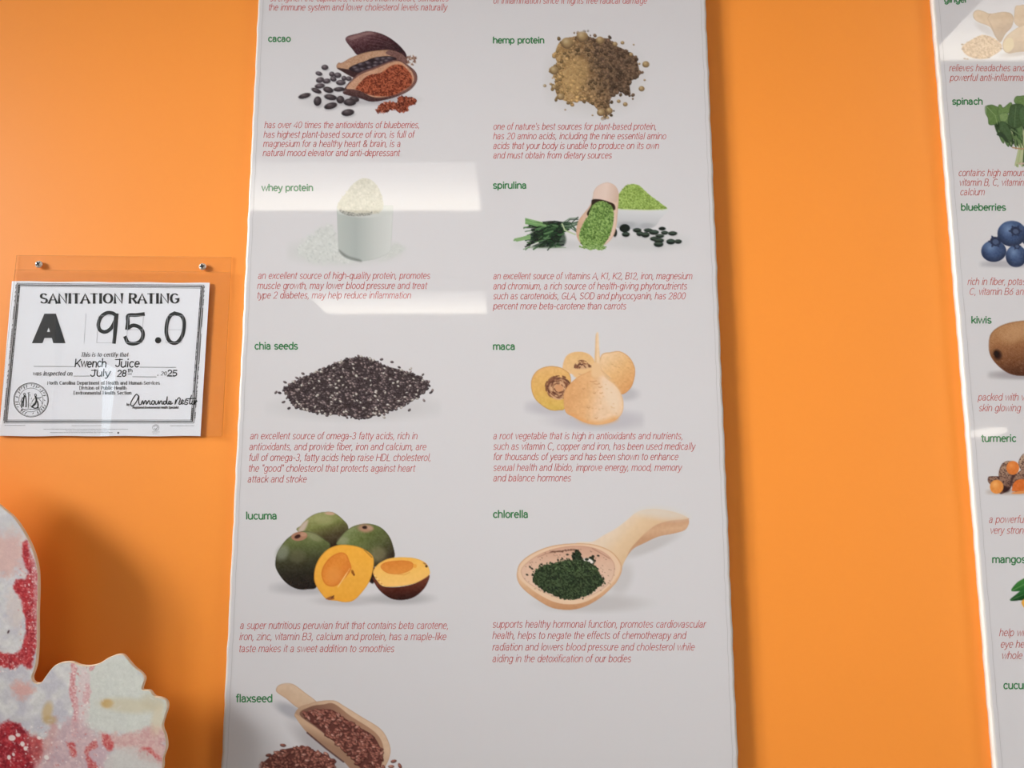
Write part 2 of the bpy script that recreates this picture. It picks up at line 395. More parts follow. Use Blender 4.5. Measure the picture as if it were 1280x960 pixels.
class Canvas:
    def __init__(s, x0, y0, x1, y1, S=1.25, paper=PAPER):
        W_, H_ = int((x1-x0)*S)+1, int((y1-y0)*S)+1
        s.X, s.Y = np.meshgrid(np.linspace(x0, x1, W_), np.linspace(y0, y1, H_)); s.S = S
        s.rgb = np.ones((H_, W_, 3))*np.array(paper, float); s.a = np.zeros((H_, W_)); s.x0, s.y0 = x0, y0
        s.sx = (W_-1)/(x1-x0); s.sy = (H_-1)/(y1-y0); s.o = (0, 0, 1.0)
        s.rng = random.Random(int(x0*7+y0*13))
    def Z(s, ox, oy, k): s.o = (ox, oy, k); return s
    def t(s, pts): ox, oy, k = s.o; return [(ox+x/k, oy+y/k) for x, y in pts]
    def win(s, xa, ya, xb, yb):
        H_, W_ = s.a.shape
        i0 = max(0, int((ya-s.y0)*s.sy)-1); i1 = min(H_, int((yb-s.y0)*s.sy)+3)
        j0 = max(0, int((xa-s.x0)*s.sx)-1); j1 = min(W_, int((xb-s.x0)*s.sx)+3)
        return (slice(i0, max(i0,i1)), slice(j0, max(j0,j1)))
    def over(s, w, m, color):
        m3 = m[..., None]
        c = np.array(color, float) if not callable(color) else color(s.X[w], s.Y[w])
        s.rgb[w] = s.rgb[w]*(1-m3) + c*m3; s.a[w] = np.maximum(s.a[w], m)
    def poly(s, pts, color, smooth=True, aa=1.1, rim=None, alpha=1.0, soft=None, raw=False, warp=None):
        q = np.array(pts if raw else s.t(pts), float)
        if smooth: q = smooth_poly(q)
        pad = (soft or 1)+2+(warp[0] if warp else 0)
        w = s.win(q[:,0].min()-pad, q[:,1].min()-pad, q[:,0].max()+pad, q[:,1].max()+pad)
        X, Y = s.X[w], s.Y[w]
        if X.size == 0: return
        ins = np.zeros(X.shape, bool); d = np.full(X.shape, 1e9)
        n = len(q)
        for i in range(n):
            ax, ay = q[i]; bx, by = q[(i+1)%n]; ex, ey = bx-ax, by-ay; L = ex*ex+ey*ey
            if L < 1e-12: continue
            tt = np.clip(((X-ax)*ex+(Y-ay)*ey)/L, 0, 1)
            d = np.minimum(d, (X-ax-tt*ex)**2+(Y-ay-tt*ey)**2)
            if ay != by:
                c = ((ay > Y) != (by > Y)) & (X < ex*(Y-ay)/ey+ax); ins ^= c
        sd = np.sqrt(d)*np.where(ins, -1, 1)
        if warp:
            am, sc, sd_ = warp; sd = sd + am*2*(.6*vnoise(X, Y, sc, sd_)+.4*vnoise(X, Y, sc*.4, sd_+7)-.5)
        m = np.clip(.5 - sd/aa, 0, 1) if soft is None else np.clip(.5 - sd/(2*soft), 0, 1)
        if soft is not None: m = m*m*(3-2*m)
        s.over(w, m*alpha, color)
        if rim:
            wd, rc, st = rim
            s.over(w, m*np.clip(1+sd/wd, 0, 1)*st, rc)
    def ell(s, cx, cy, rx, ry, ang, color, hi=None, aa=1.0, alpha=1.0, soft=False, raw=False, lo=None):
        if not raw:
            ox, oy, k = s.o; cx, cy, rx, ry = ox+cx/k, oy+cy/k, rx/k, ry/k
        r = max(rx, ry)*(1.6 if soft else 1)+1.5; w = s.win(cx-r, cy-r, cx+r, cy+r)
        X, Y = s.X[w]-cx, s.Y[w]-cy
        if X.size == 0: return
        c, n = cos(radians(ang)), sin(radians(ang))
        u, v = X*c+Y*n, -X*n+Y*c
        rr = np.sqrt((u/rx)**2+(v/ry)**2)
        if soft: m = np.clip(1.5-rr, 0, 1); m = m*m*(3-2*m)
        else: m = np.clip(.5-(rr-1)*min(rx, ry)/aa, 0, 1)
        s.over(w, m*alpha, color)
        if hi is not None:
            h = np.clip(1-np.sqrt(((X+.25*rx)/(.75*rx))**2+((Y+.35*ry)/(.7*ry))**2), 0, 1)
            s.over(w, m*alpha*h, hi)
        if lo is not None:
            h = np.clip((rr-.45)/.55, 0, 1)*np.clip((Y/ry+.6), 0, 1)
            s.over(w, m*alpha*h*.8, lo)
    def ln(s, pts, wd, color, alpha=1.0, raw=False):
        q = pts if raw else s.t(pts)
        V, F = [], []
        xs = [a for a, _ in q]; ys = [b for _, b in q]
        w = s.win(min(xs)-wd-1, min(ys)-wd-1, max(xs)+wd+1, max(ys)+wd+1); X, Y = s.X[w], s.Y[w]
        if X.size == 0: return
        d = np.full(X.shape, 1e9)
        for (ax, ay), (bx, by) in zip(q[:-1], q[1:]):
            ex, ey = bx-ax, by-ay; L = ex*ex+ey*ey+1e-9
            tt = np.clip(((X-ax)*ex+(Y-ay)*ey)/L, 0, 1); d = np.minimum(d, (X-ax-tt*ex)**2+(Y-ay-tt*ey)**2)
        s.over(w, np.clip(.5-(np.sqrt(d)-wd/2), 0, 1)*alpha*min(1, wd), color)
    def inside(s, pts):
        q = smooth_poly(np.array(s.t(pts), float), 4)
        def f(x, y):
            r = False; n = len(q)
            for i in range(n):
                ax, ay = q[i]; bx, by = q[(i+1) % n]
                if (ay > y) != (by > y) and x < (bx-ax)*(y-ay)/(by-ay)+ax: r = not r
            return r
        return f, (q[:,0].min(), q[:,1].min(), q[:,0].max(), q[:,1].max())
    def scatter(s, pts, n, fn):
        f, (a, b, c, d) = s.inside(pts); k = 0
        P_ = []
        while k < n:
            x, y = s.rng.uniform(a, c), s.rng.uniform(b, d)
            if f(x, y): P_.append((x, y)); k += 1
        P_.sort(key=lambda p: p[1])
        for x, y in P_: fn(x, y)
    def shadow(s, cx, cy, rx, ry, al, col=(150, 146, 152)): s.ell(cx, cy, rx, ry, 0, col, alpha=al, soft=True)
    def build(s, name, m, parent, depth, label=None, bg=PAPER, fade=6.0, sat=.92):
        H_, W_ = s.a.shape
        if fade:
            gx = np.minimum(np.arange(W_), np.arange(W_)[::-1])/s.S; gy = np.minimum(np.arange(H_), np.arange(H_)[::-1])/s.S
            fd = np.clip(np.minimum(gx[None, :], gy[:, None])/fade, 0, 1); s.a = s.a*fd
            s.rgb = np.array(bg, float)*(1-fd[..., None]) + s.rgb*fd[..., None]
        ok = s.a > .02
        cell = ok[:-1,:-1] | ok[1:,:-1] | ok[:-1,1:] | ok[1:,1:]
        idx = np.arange(H_*W_).reshape(H_, W_)
        f = np.stack([idx[:-1,:-1][cell], idx[1:,:-1][cell], idx[1:,1:][cell], idx[:-1,1:][cell]], -1)
        used = np.unique(f); remap = np.zeros(H_*W_, int); remap[used] = np.arange(len(used)); f = remap[f]
        v = Parr(s.X.ravel()[used], s.Y.ravel()[used], depth) - (ORIGIN[parent.name] if parent else 0)
        me = bpy.data.meshes.new(name)
        me.vertices.add(len(v)); me.vertices.foreach_set('co', v.ravel())
        me.loops.add(len(f)*4); me.loops.foreach_set('vertex_index', f.ravel())
        me.polygons.add(len(f)); me.polygons.foreach_set('loop_start', np.arange(len(f))*4)
        me.update(calc_edges=True); me.validate()
        at = me.color_attributes.new('ink', 'FLOAT_COLOR', 'POINT')
        r8 = s.rgb.reshape(-1, 3)[used]; lum = (r8 @ np.array((.3, .59, .11)))[:, None]
        rgb = lin(np.clip(lum + (r8-lum)*sat, 0, 255))
        at.data.foreach_set('color', np.concatenate([rgb, np.ones((len(rgb), 1))], 1).ravel())
        me.materials.append(m)
        o = bpy.data.objects.new(name, me); COL.objects.link(o)
        if parent: o.parent = parent; ORIGIN[o.name] = ORIGIN[parent.name]
        if label: o['label'] = label
        return o
def grad(p0, p1, *cols):
    """linear gradient between photo points p0 and p1"""
    cs = np.array(cols, float); dx, dy = p1[0]-p0[0], p1[1]-p0[1]; L = dx*dx+dy*dy
    def f(X, Y):
        t = np.clip(((X-p0[0])*dx+(Y-p0[1])*dy)/L, 0, 1)*(len(cs)-1)
        i = np.minimum(t.astype(int), len(cs)-2); fr = (t-i)[..., None]
        return cs[i]*(1-fr)+cs[i+1]*fr
    return f
def grain(base, amp, sc=1.5, seed=1, tint=(1, 1, 1)):
    """base: colour or function; adds mottled brightness"""
    def f(X, Y):
        c = base(X, Y) if callable(base) else np.ones(X.shape+(3,))*np.array(base, float)
        n = .55*vnoise(X, Y, sc, seed)+.3*vnoise(X, Y, sc*2.3, seed+5)+.15*vnoise(X, Y, sc*5, seed+9)-.5
        return c + (n*2*amp)[..., None]*np.array(tint)
    return f
def mixc(c0, c1, sc, seed, lo=.3, hi=.7):
    def f(X, Y):
        n = .6*vnoise(X, Y, sc, seed)+.4*vnoise(X, Y, sc*.45, seed+3)
        t = np.clip((n-lo)/(hi-lo), 0, 1)[..., None]
        a = c0(X, Y) if callable(c0) else np.array(c0, float); b = c1(X, Y) if callable(c1) else np.array(c1, float)
        return a*(1-t)+b*t
    return f
def gg(c, p0, p1, *cols):
    a, b = c.t([p0, p1]); return grad(a, b, *cols)
def pic_cacao():
    c = Canvas(356, 27, 540, 158).Z(360, 30, 7.111)
    c.ell(760, 670, 330, 50, 0, (150, 146, 152), soft=True, alpha=.55)
    c.ell(400, 690, 240, 60, 0, (178, 174, 178), soft=True, alpha=.4)
    c.poly([(512,130),(540,105),(620,85),(700,65),(790,75),(880,110),(960,165),(1020,225),(1050,270),(1055,330),(1000,300),(900,250),(800,255),(700,265),(620,275),(570,220),(525,165)],
           grain(gg(c,(700,60),(760,260),(118,82,84),(74,42,48),(48,26,32)), 26, .9, 3), rim=(1.6,(52,30,36),.6))
    for k in range(9):
        y = 90+k*17; c.ln([(620+k*20,y),(760+k*22,y+18),(900+k*14,y+70)], .7, (128,96,98) if k%2 else (52,28,34), .55)
    c.poly([(540,128),(620,92),(720,72),(760,84),(660,110),(580,138)], (150,118,114), alpha=.55, soft=1.5)
    for k in range(26):
        x, y = 1090+c.rng.uniform(-35,45), 325+c.rng.uniform(-35,40)
        c.ell(x, y, c.rng.uniform(7,15), 6, c.rng.uniform(0,180), c.rng.choice([(172,146,130),(112,78,66),(150,112,92),(190,172,160)]))
    c.poly([(432,370),(450,345),(480,345),(560,300),(680,255),(800,235),(900,232),(1000,262),(1050,310),(1060,350),(950,340),(850,385),(700,440),(600,478),(540,455),(480,420),(440,397)],
           grain((178,136,108), 22, 1.2, 8), rim=(1.0,(120,84,68),.7))
    c.poly([(900,236),(1000,262),(1050,310),(1060,350),(980,345),(950,300),(870,262)], grain((104,70,68),24,1,4), alpha=.9)
    c.poly([(438,392),(500,398),(560,408),(640,425),(660,460),(600,478),(540,455),(480,420)], grain((56,36,38),10,1,5))
    pod = [(540,400),(580,368),(680,332),(760,300),(900,285),(965,315),(850,372),(700,425),(600,428)]
    c.poly(pod, (40,30,36))
    for x, y, a in [(600,392,10),(650,362,-8),(660,405,-10),(715,350,25),(730,390,8),(785,345,-20),(800,315,8),(850,312,-12),(905,308,5),(840,345,-10),(780,375,-8),(620,412,0),(880,330,-18)]:
        c.ell(x, y, 36, 19, a, (58,48,56), hi=(112,98,106), lo=(30,22,28))
    c.poly([(490,600),(510,560),(560,500),(640,430),(760,385),(860,345),(960,318),(1040,350),(1110,400),(1145,450),(1140,520),(1080,590),(980,640),(860,675),(740,690),(640,660),(540,635),(495,620)],
           grain(gg(c,(800,560),(780,690),(112,76,70),(58,36,38)),20,1,7), rim=(1.0,(46,28,32),.6))
    c.poly([(518,572),(570,508),(660,443),(780,398),(900,345),(990,332),(1060,380),(1105,430),(1120,500),(1065,570),(960,620),(840,652),(740,645),(650,595),(580,580)], grain((188,140,112),24,1.1,9))
    pw = [(600,575),(660,500),(720,455),(830,430),(920,370),(1000,362),(1060,405),(1100,465),(1095,540),(1025,590),(925,636),(800,642),(700,622),(640,592)]
    c.poly([(840,420),(920,362),(1000,345),(1030,385),(930,420)], (196,134,96), soft=2, alpha=.8)
    c.poly(pw, mixc((92,36,24),(172,86,56),1.5,11,.32,.68))
    c.scatter(pw, 170, lambda x, y: c.ell(x, y, c.rng.uniform(.5,1.3), c.rng.uniform(.4,.8), c.rng.uniform(0,180), c.rng.choice([(190,104,70),(168,80,50),(78,28,20),(122,50,32)]), raw=True, alpha=.75))
    sp = [(785,765),(830,710),(900,688),(965,700),(985,650),(1060,643),(1140,665),(1130,705),(1075,735),(1060,778),(980,783),(930,757),(880,782),(800,788)]
    c.poly(sp, mixc((84,34,24),(158,78,54),1.3,15), warp=(2.2,2.5,17))
    c.scatter(sp, 70, lambda x, y: c.ell(x+c.rng.uniform(-1.5,1.5), y+c.rng.uniform(-1,1), c.rng.uniform(.5,1.4), .8, c.rng.uniform(0,180), c.rng.choice([(186,108,80),(72,30,22),(140,62,42)]), raw=True))
    for b in [(328,385,30,23,0),(275,440,30,18,15),(390,445,24,22,0),(442,455,32,24,0),(285,497,36,24,-15),(345,507,34,22,-10),(403,488,28,22,20),(470,520,42,24,0),(498,482,22,22,0),(540,485,26,20,0),(283,550,44,22,-8),(252,592,46,20,22),(358,585,46,26,15),(455,580,50,20,-3),(148,638,55,22,-15),(263,685,34,42,10),(378,650,56,25,10),(466,672,34,34,0),(590,668,42,25,10),(550,695,55,32,0),(380,727,58,28,-15),(532,787,56,30,-8)]:
        x, y, rx, ry, a = b
        c.ell(x+8, y+ry*.75, rx, ry*.7, a, (140,136,142), soft=True, alpha=.45)
        d = (y > 560)
        c.ell(x, y, rx, ry, a, (58,50,54) if d else (76,66,72), hi=(100,88,92) if d else (128,116,122), lo=(30,26,30))
    return c
def pic_hemp():
    c = Canvas(676, 36, 816, 152).Z(600, 0, 4.267)
    c.ell(610, 420, 230, 170, 0, (170,164,160), soft=True, alpha=.35)
    o = [(400,290),(430,220),(520,190),(560,180),(600,205),(680,205),(720,240),(780,270),(830,310),(850,400),(800,440),(800,510),(740,490),(690,540),(700,600),(660,620),(630,580),(560,540),(480,545),(420,520),(400,470),(400,420),(380,370),(410,340)]
    def col(x, y):
        zx, zy = (x-600)*4.267, y*4.267
        t = min(1, max(0, (zx-470-(zy-380)*.35)/190)); return tuple(np.array((172,136,88))*(1-t)+np.array((98,76,60))*t)
    c.poly(o, mixc(gg(c,(430,400),(720,340),(150,114,70),(84,62,48)), gg(c,(430,400),(720,340),(184,148,100),(116,92,72)), 2.2, 21))
    def bl(x, y):
        r = c.rng.uniform(.6, 2.3); k = c.rng.uniform(.6, 1.18); b = np.array(col(x, y))*k
        c.ell(x, y, r*1.2, r, c.rng.uniform(0,180), b, hi=np.clip(b*1.22, 0, 235), lo=b*.5, raw=True)
    c.scatter(o, 520, bl)
    for k in range(0, 24):
        q = smooth_poly(np.array(c.t(o)), 1)[k % len(o)]
        for j in range(4):
            x, y = q[0]+c.rng.uniform(-4,4), q[1]+c.rng.uniform(-4,4); bl(x, y)
    c.poly([(470,330),(540,310),(580,350),(570,420),(530,480),(480,500),(450,430)], (190,152,98), soft=5, alpha=.5)
    for x, y, r in [(885,343,17),(862,473,14),(775,556,11),(395,375,22),(345,457,8),(760,228,9),(645,600,19),(690,590,16),(820,238,4),(878,427,5),(720,235,12),(395,465,12),(378,448,6),(430,515,18),(680,628,8),(600,615,4),(740,540,9),(850,340,5),(455,585,4),(465,230,30),(545,195,28),(805,290,10),(640,215,20)]:
        b = np.array((150,122,84)); c.ell(x, y, r*1.1, r, 0, b, hi=(190,164,124), lo=(86,66,48))
    return c
def pic_whey():
    c = Canvas(356, 211, 520, 340).Z(300, 190, 4.0)
    c.ell(500, 500, 260, 62, 0, (192,192,190), soft=True, alpha=.7)
    pl = [(285,495),(345,425),(410,372),(470,375),(500,470),(560,550),(450,548),(350,548)]
    c.poly(pl, grain((199,200,197),8,1.8,31), soft=5, warp=(4,6,5))
    c.scatter(pl, 150, lambda x, y: c.ell(x, y, 1.6, .9, c.rng.uniform(0,180), c.rng.choice([(210,210,208),(184,186,184),(194,196,193)]), raw=True, alpha=.7))
    pr = [(740,500),(770,455),(825,480),(790,515),(700,545)]
    c.poly(pr, grain((196,197,194),8,1.5,33), soft=4)
    c.poly([(520,268),(490,268),(485,274),(485,310),(487,360),(489,420),(493,480),(500,500),(524,526),(555,540),(600,546),(650,541),(690,531),(735,510),(752,492),(758,440),(761,380),(764,320),(765,274),(760,268),(730,268)],
           gg(c,(484,400),(768,400),(176,180,176),(164,169,166),(188,190,187),(204,204,202)), rim=(1.2,(160,164,160),.4))
    c.poly([(494,488),(520,522),(600,548),(600,538),(540,520)], (110,114,110), soft=2, alpha=.8)
    c.poly([(490,270),(525,288),(560,298),(620,304),(680,300),(725,288),(760,270),(760,308),(725,318),(680,325),(620,328),(560,324),(525,316),(490,306)], (196,197,194), alpha=.75)
    hp = [(488,286),(498,245),(530,205),(560,165),(610,132),(660,142),(695,185),(712,235),(716,278),(690,305),(620,312),(540,308)]
    c.poly(hp, grain((192,187,172),12,1.8,35))
    c.scatter(hp, 150, lambda x, y: c.ell(x, y, c.rng.uniform(.8,2.0), c.rng.uniform(.7,1.4), c.rng.uniform(0,180), c.rng.choice([(206,200,186),(180,174,158),(196,190,174)]), raw=True, alpha=.8))
    c.poly([(498,288),(560,302),(640,306),(660,296),(650,316),(560,322),(510,306)], mixc((120,120,116),(176,174,164),1.2,36), alpha=.85)
    return c
def pic_spirulina():
    c = Canvas(632, 221, 866, 322).Z(640, 220, 5.818)
    c.ell(960, 480, 300, 60, 0, (186,184,186), soft=True, alpha=.5); c.ell(300, 500, 240, 40, 0, (182,180,182), soft=True, alpha=.5)
    R = c.rng
    for k in range(90):     # grass blades fanning out from the tie on the right
        a = R.uniform(-.62, .62); y0 = 365+R.uniform(-30,30); x1 = 140+R.uniform(-40,200); y1 = 430+a*150+R.uniform(-20,20)
        col = R.choice([(22,32,26),(30,52,32),(42,78,44),(20,26,24),(62,104,58),(26,40,30)])
        c.ln([(395+R.uniform(-20,20), y0),((395+x1)/2, (y0+y1)/2+R.uniform(-12,12)),(x1,y1)], R.uniform(1.0,2.6), col)
    c.poly([(130,430),(200,370),(330,380),(390,440),(370,510),(240,520),(140,510)], mixc((20,26,24),(38,62,40),2.0,41), alpha=.75, soft=2)
    for k in range(60):
        x, y = R.uniform(120,380), R.uniform(340,520); L = R.uniform(20,60)
        c.ln([(x,y),(x-L,y+R.uniform(-6,26))], R.uniform(.8,1.8), R.choice([(24,34,28),(56,98,54),(36,66,40),(86,128,78),(18,22,20)]))
    for k in range(10): c.ln([(200+R.uniform(-30,50),340+k*3),(100,310+k*4)], 1.5, R.choice([(104,150,86),(124,166,100)]))
    for k in range(10): c.ln([(130,430+k*3),(15+k*3,460+R.uniform(-8,12))], 1.5, R.choice([(100,146,86),(128,166,106)]))
    for k in range(14): c.ln([(360,R.uniform(345,370)),(420,R.uniform(300,400)),(480,R.uniform(295,420))], 1.1, R.choice([(40,58,46),(92,118,92),(58,84,62)]))
    c.ln([(365,350),(385,395),(460,425)], 1.8, (170,186,140))
    c.ln([(140,505),(190,485)], 1.6, (214,214,210)); c.ln([(100,522),(390,520)], 1.0, (96,132,84), .6)
    c.poly([(770,245),(950,250),(1135,240),(1080,310),(1040,365),(960,385),(780,380),(765,350)], gg(c,(940,250),(930,385),(204,203,206),(192,191,195),(168,168,174)))
    c.ell(840, 352, 60, 20, 0, (150,150,156), soft=True, alpha=.5); c.ell(980, 360, 50, 18, 0, (152,152,158), soft=True, alpha=.5)
    hp = [(768,200),(774,140),(800,100),(830,70),(880,58),(930,73),(980,120),(1040,168),(1090,205),(1124,238),(1000,246),(770,237)]
    c.poly(hp, mixc((122,152,58),(160,186,90),1.5,43))
    c.scatter(hp, 190, lambda x, y: c.ell(x, y, 1.1, .7, R.uniform(0,180), R.choice([(170,196,102),(108,136,48),(146,174,76),(92,118,40)]), raw=True, alpha=.7))
    c.ln([(770,242),(1000,250),(1130,241)], 1.2, (196,204,160), .8)
    tb = [(820,380,38,30),(910,395,30,16),(990,395,30,14),(1092,383,25,13),(748,412,16,30),(930,420,25,18),(1032,410,35,18),(1110,413,25,14),(1168,418,32,16),(970,428,30,20),(828,425,28,18),(1075,437,30,14),(1035,457,30,16),(1068,470,36,18),(1208,477,26,16),(1155,478,32,20),(1066,497,34,20)]
    for x, y, rx, ry in tb:
        c.ell(x, y+6, rx*1.05, ry, 0, (156,154,158), soft=True, alpha=.4)
        c.ell(x, y, rx, ry, 0, (22,32,28))
        if y > 385 and x > 760: c.ell(x, y-ry*.35, rx*.92, ry*.45, 0, (66,84,70), alpha=.8)
    # wooden scoop
    c.poly([(468,400),(478,340),(500,300),(560,225),(585,170),(597,110),(630,70),(690,48),(745,68),(772,112),(776,165),(768,260),(758,370),(735,440),(690,490),(640,512),(560,522),(505,495),(475,450)],
           grain(gg(c,(480,300),(770,300),(204,158,128),(222,190,172),(214,178,156)),7,3,45), rim=(1.2,(186,140,112),.6))
    c.poly([(597,120),(630,72),(690,50),(745,70),(770,112),(760,190),(700,175),(600,172)], gg(c,(600,100),(770,120),(214,184,170),(220,192,180),(198,164,146)), alpha=.9)
    c.poly([(583,172),(640,170),(700,186),(744,208),(738,250),(600,240),(560,290),(545,270),(575,215)], (46,32,24))
    pw = [(575,225),(610,195),(650,182),(700,200),(735,238),(738,330),(716,420),(680,482),(640,520),(590,525),(520,510),(495,470),(490,420),(520,340),(560,280)]
    c.poly(pw, mixc((82,118,46),(136,170,84),1.7,47))
    c.scatter(pw, 330, lambda x, y: c.ell(x, y, 1.1, .7, R.uniform(0,180), R.choice([(152,186,102),(66,98,36),(118,154,68),(54,80,30)]), raw=True, alpha=.7))
    sp = [(485,515),(560,505),(640,500),(692,520),(640,535),(560,534)]
    c.poly(sp, mixc((98,132,62),(150,180,104),1.3,49), warp=(2.2,2.5,17)); 
    return c
def pic_chia():
    c = Canvas(328, 435, 554, 534, 1.5).Z(290, 410, 4.0)
    R = c.rng
    c.ell(630, 400, 380, 60, 0, (176,172,174), soft=True, alpha=.4)
    o = [(270,300),(330,262),(420,222),(500,185),(580,155),(650,145),(710,162),(760,188),(830,206),(900,232),(960,260),(980,292),(950,330),(880,372),(800,410),(720,438),(640,446),(560,436),(470,430),(380,410),(310,388),(284,345)]
    c.poly(o, grain((62,52,54),14,1.2,51))
    def seed(x, y, big=1.0):
        t = R.random()
        b = np.array((58,48,51) if t < .40 else (82,70,72) if t < .72 else (112,96,96) if t < .9 else (168,156,146))
        c.ell(x, y, R.uniform(1.7,2.4)*big, R.uniform(1.0,1.5)*big, R.uniform(-70,70), b, hi=np.clip(b*1.5+12,0,225), lo=b*.45, raw=True, aa=.8)
    c.scatter(o, 1150, seed)
    q = smooth_poly(np.array(c.t(o)), 4)
    for k in range(150):
        p = q[R.randrange(len(q))]; seed(p[0]+R.uniform(-2,2), p[1]+R.uniform(-1.2,1.6))
    for x, y in [(355,228),(265,271),(260,313),(238,324),(285,401),(258,370),(325,250),(748,157),(800,170),(836,196),(893,204),(893,220),(955,233),(985,269),(1002,312),(995,322),(960,362),(925,352),(887,410),(670,447),(735,438),(760,446),(475,438),(575,447),(945,245),(220,322)]:
        z = c.t([(x, y)])[0]; seed(*z)
    return c
def ringdash(c, cx, cy, r0, r1, a0, a1, n, cols, w=(1.0, 2.0)):
    for k in range(n):
        r = c.rng.uniform(r0, r1); a = c.rng.uniform(a0, a1); d = c.rng.uniform(5, 13)
        p = [(cx+r*cos(radians(a+t)), cy+r*.95*sin(radians(a+t))) for t in (-d, 0, d)]
        c.ln(p, c.rng.uniform(*w), c.rng.choice(cols), .85)
def pic_maca():
    c = Canvas(652, 407, 808, 544).Z(655, 410, 7.387)
    c.ell(700, 850, 420, 90, 0, (168,162,172), soft=True, alpha=.55); c.ell(260, 730, 240, 70, 0, (168,162,172), soft=True, alpha=.55); c.ell(930, 610, 120, 60, 0, (160,154,162), soft=True, alpha=.5)
    dk = [(112,66,48),(140,92,66),(96,56,44)]
    c.poly([(360,340),(390,262),(450,226),(540,222),(610,250),(650,310),(650,420),(480,430),(370,400)], grain(gg(c,(520,220),(520,420),(222,176,118),(226,182,132)),8,2,61), rim=(1.4,(232,178,128),.6))
    c.ell(540, 365, 62, 46, 0, (206,160,120)); ringdash(c, 540, 372, 20, 80, 185, 355, 46, dk, (.8,1.5))
    c.poly([(450,385),(560,378),(660,360),(650,440),(480,460)], (226,180,128), soft=1.5)
    c.ln([(505,425),(540,435),(575,425)], 1, (196,146,104), .7)
    c.poly([(715,250),(800,224),(880,215),(950,250),(1000,310),(1026,390),(1012,490),(980,560),(910,612),(820,590),(740,520),(690,400)], grain(gg(c,(740,250),(980,560),(226,190,150),(224,174,118),(212,150,92)),10,2.2,63), rim=(1.6,(190,128,78),.7))
    for k in range(14): x, y = c.rng.uniform(740,980), c.rng.uniform(270,560); c.ln([(x,y),(x+16,y+6)], .9, (190,138,88), .5)
    c.poly([(65,530),(80,450),(130,388),(210,356),(300,356),(370,382),(430,450),(420,640),(375,745),(330,760),(240,757),(150,702),(90,632)], grain(gg(c,(240,360),(260,760),(224,172,108),(218,168,92),(206,168,80)),9,2.2,65), rim=(1.3,(178,122,70),.75))
    c.ell(322, 558, 112, 105, 0, (206,158,118)); c.ell(322, 555, 40, 36, 0, (208,148,104))
    ringdash(c, 322, 556, 96, 122, 130, 420, 60, dk); ringdash(c, 322, 556, 60, 95, 0, 360, 70, dk+[(176,128,96)], (.8,1.6)); ringdash(c, 322, 556, 38, 56, 0, 360, 26, dk, (.8,1.4))
    ringdash(c, 322, 556, 100, 128, 195, 235, 12, dk, (1.2,2.2))
    c.poly([(663,62),(686,44),(692,150),(704,290),(722,385),(800,470),(600,450),(652,380),(652,290),(658,160)], grain(gg(c,(650,200),(715,200),(212,166,118),(232,200,164),(216,172,128)),6,2,67))
    c.poly([(365,650),(378,580),(420,520),(500,450),(590,405),(650,382),(715,392),(760,458),(840,522),(890,592),(918,690),(905,785),(845,850),(760,882),(660,892),(560,872),(460,822),(385,775)],
           grain(gg(c,(420,560),(900,640),(216,158,104),(222,168,116),(228,192,158),(226,188,152)),9,2.4,69), rim=(1.5,(206,146,92),.6))
    c.poly([(640,330),(700,330),(712,400),(740,440),(640,450),(620,400)], (226,184,138), soft=2)
    c.poly([(720,460),(800,510),(870,590),(890,690),(850,780),(780,720),(740,600)], (230,204,178), soft=6, alpha=.75)
    c.poly([(440,790),(560,850),(700,860),(840,820),(860,850),(760,885),(640,893),(520,860)], (222,152,84), soft=4, alpha=.65)
    for x, y, L in [(610,492,60),(650,515,50),(690,545,30),(640,600,20),(700,600,25),(585,735,22),(660,832,18),(540,560,20)]: c.ln([(x,y),(x+L/2,y+5),(x+L,y-3)], 1.0, (186,128,82), .65)
    for k in range(40): x, y = c.rng.uniform(420,860), c.rng.uniform(520,850); c.ell(x, y, 8, 5, 0, (200,146,96), alpha=.35)
    return c
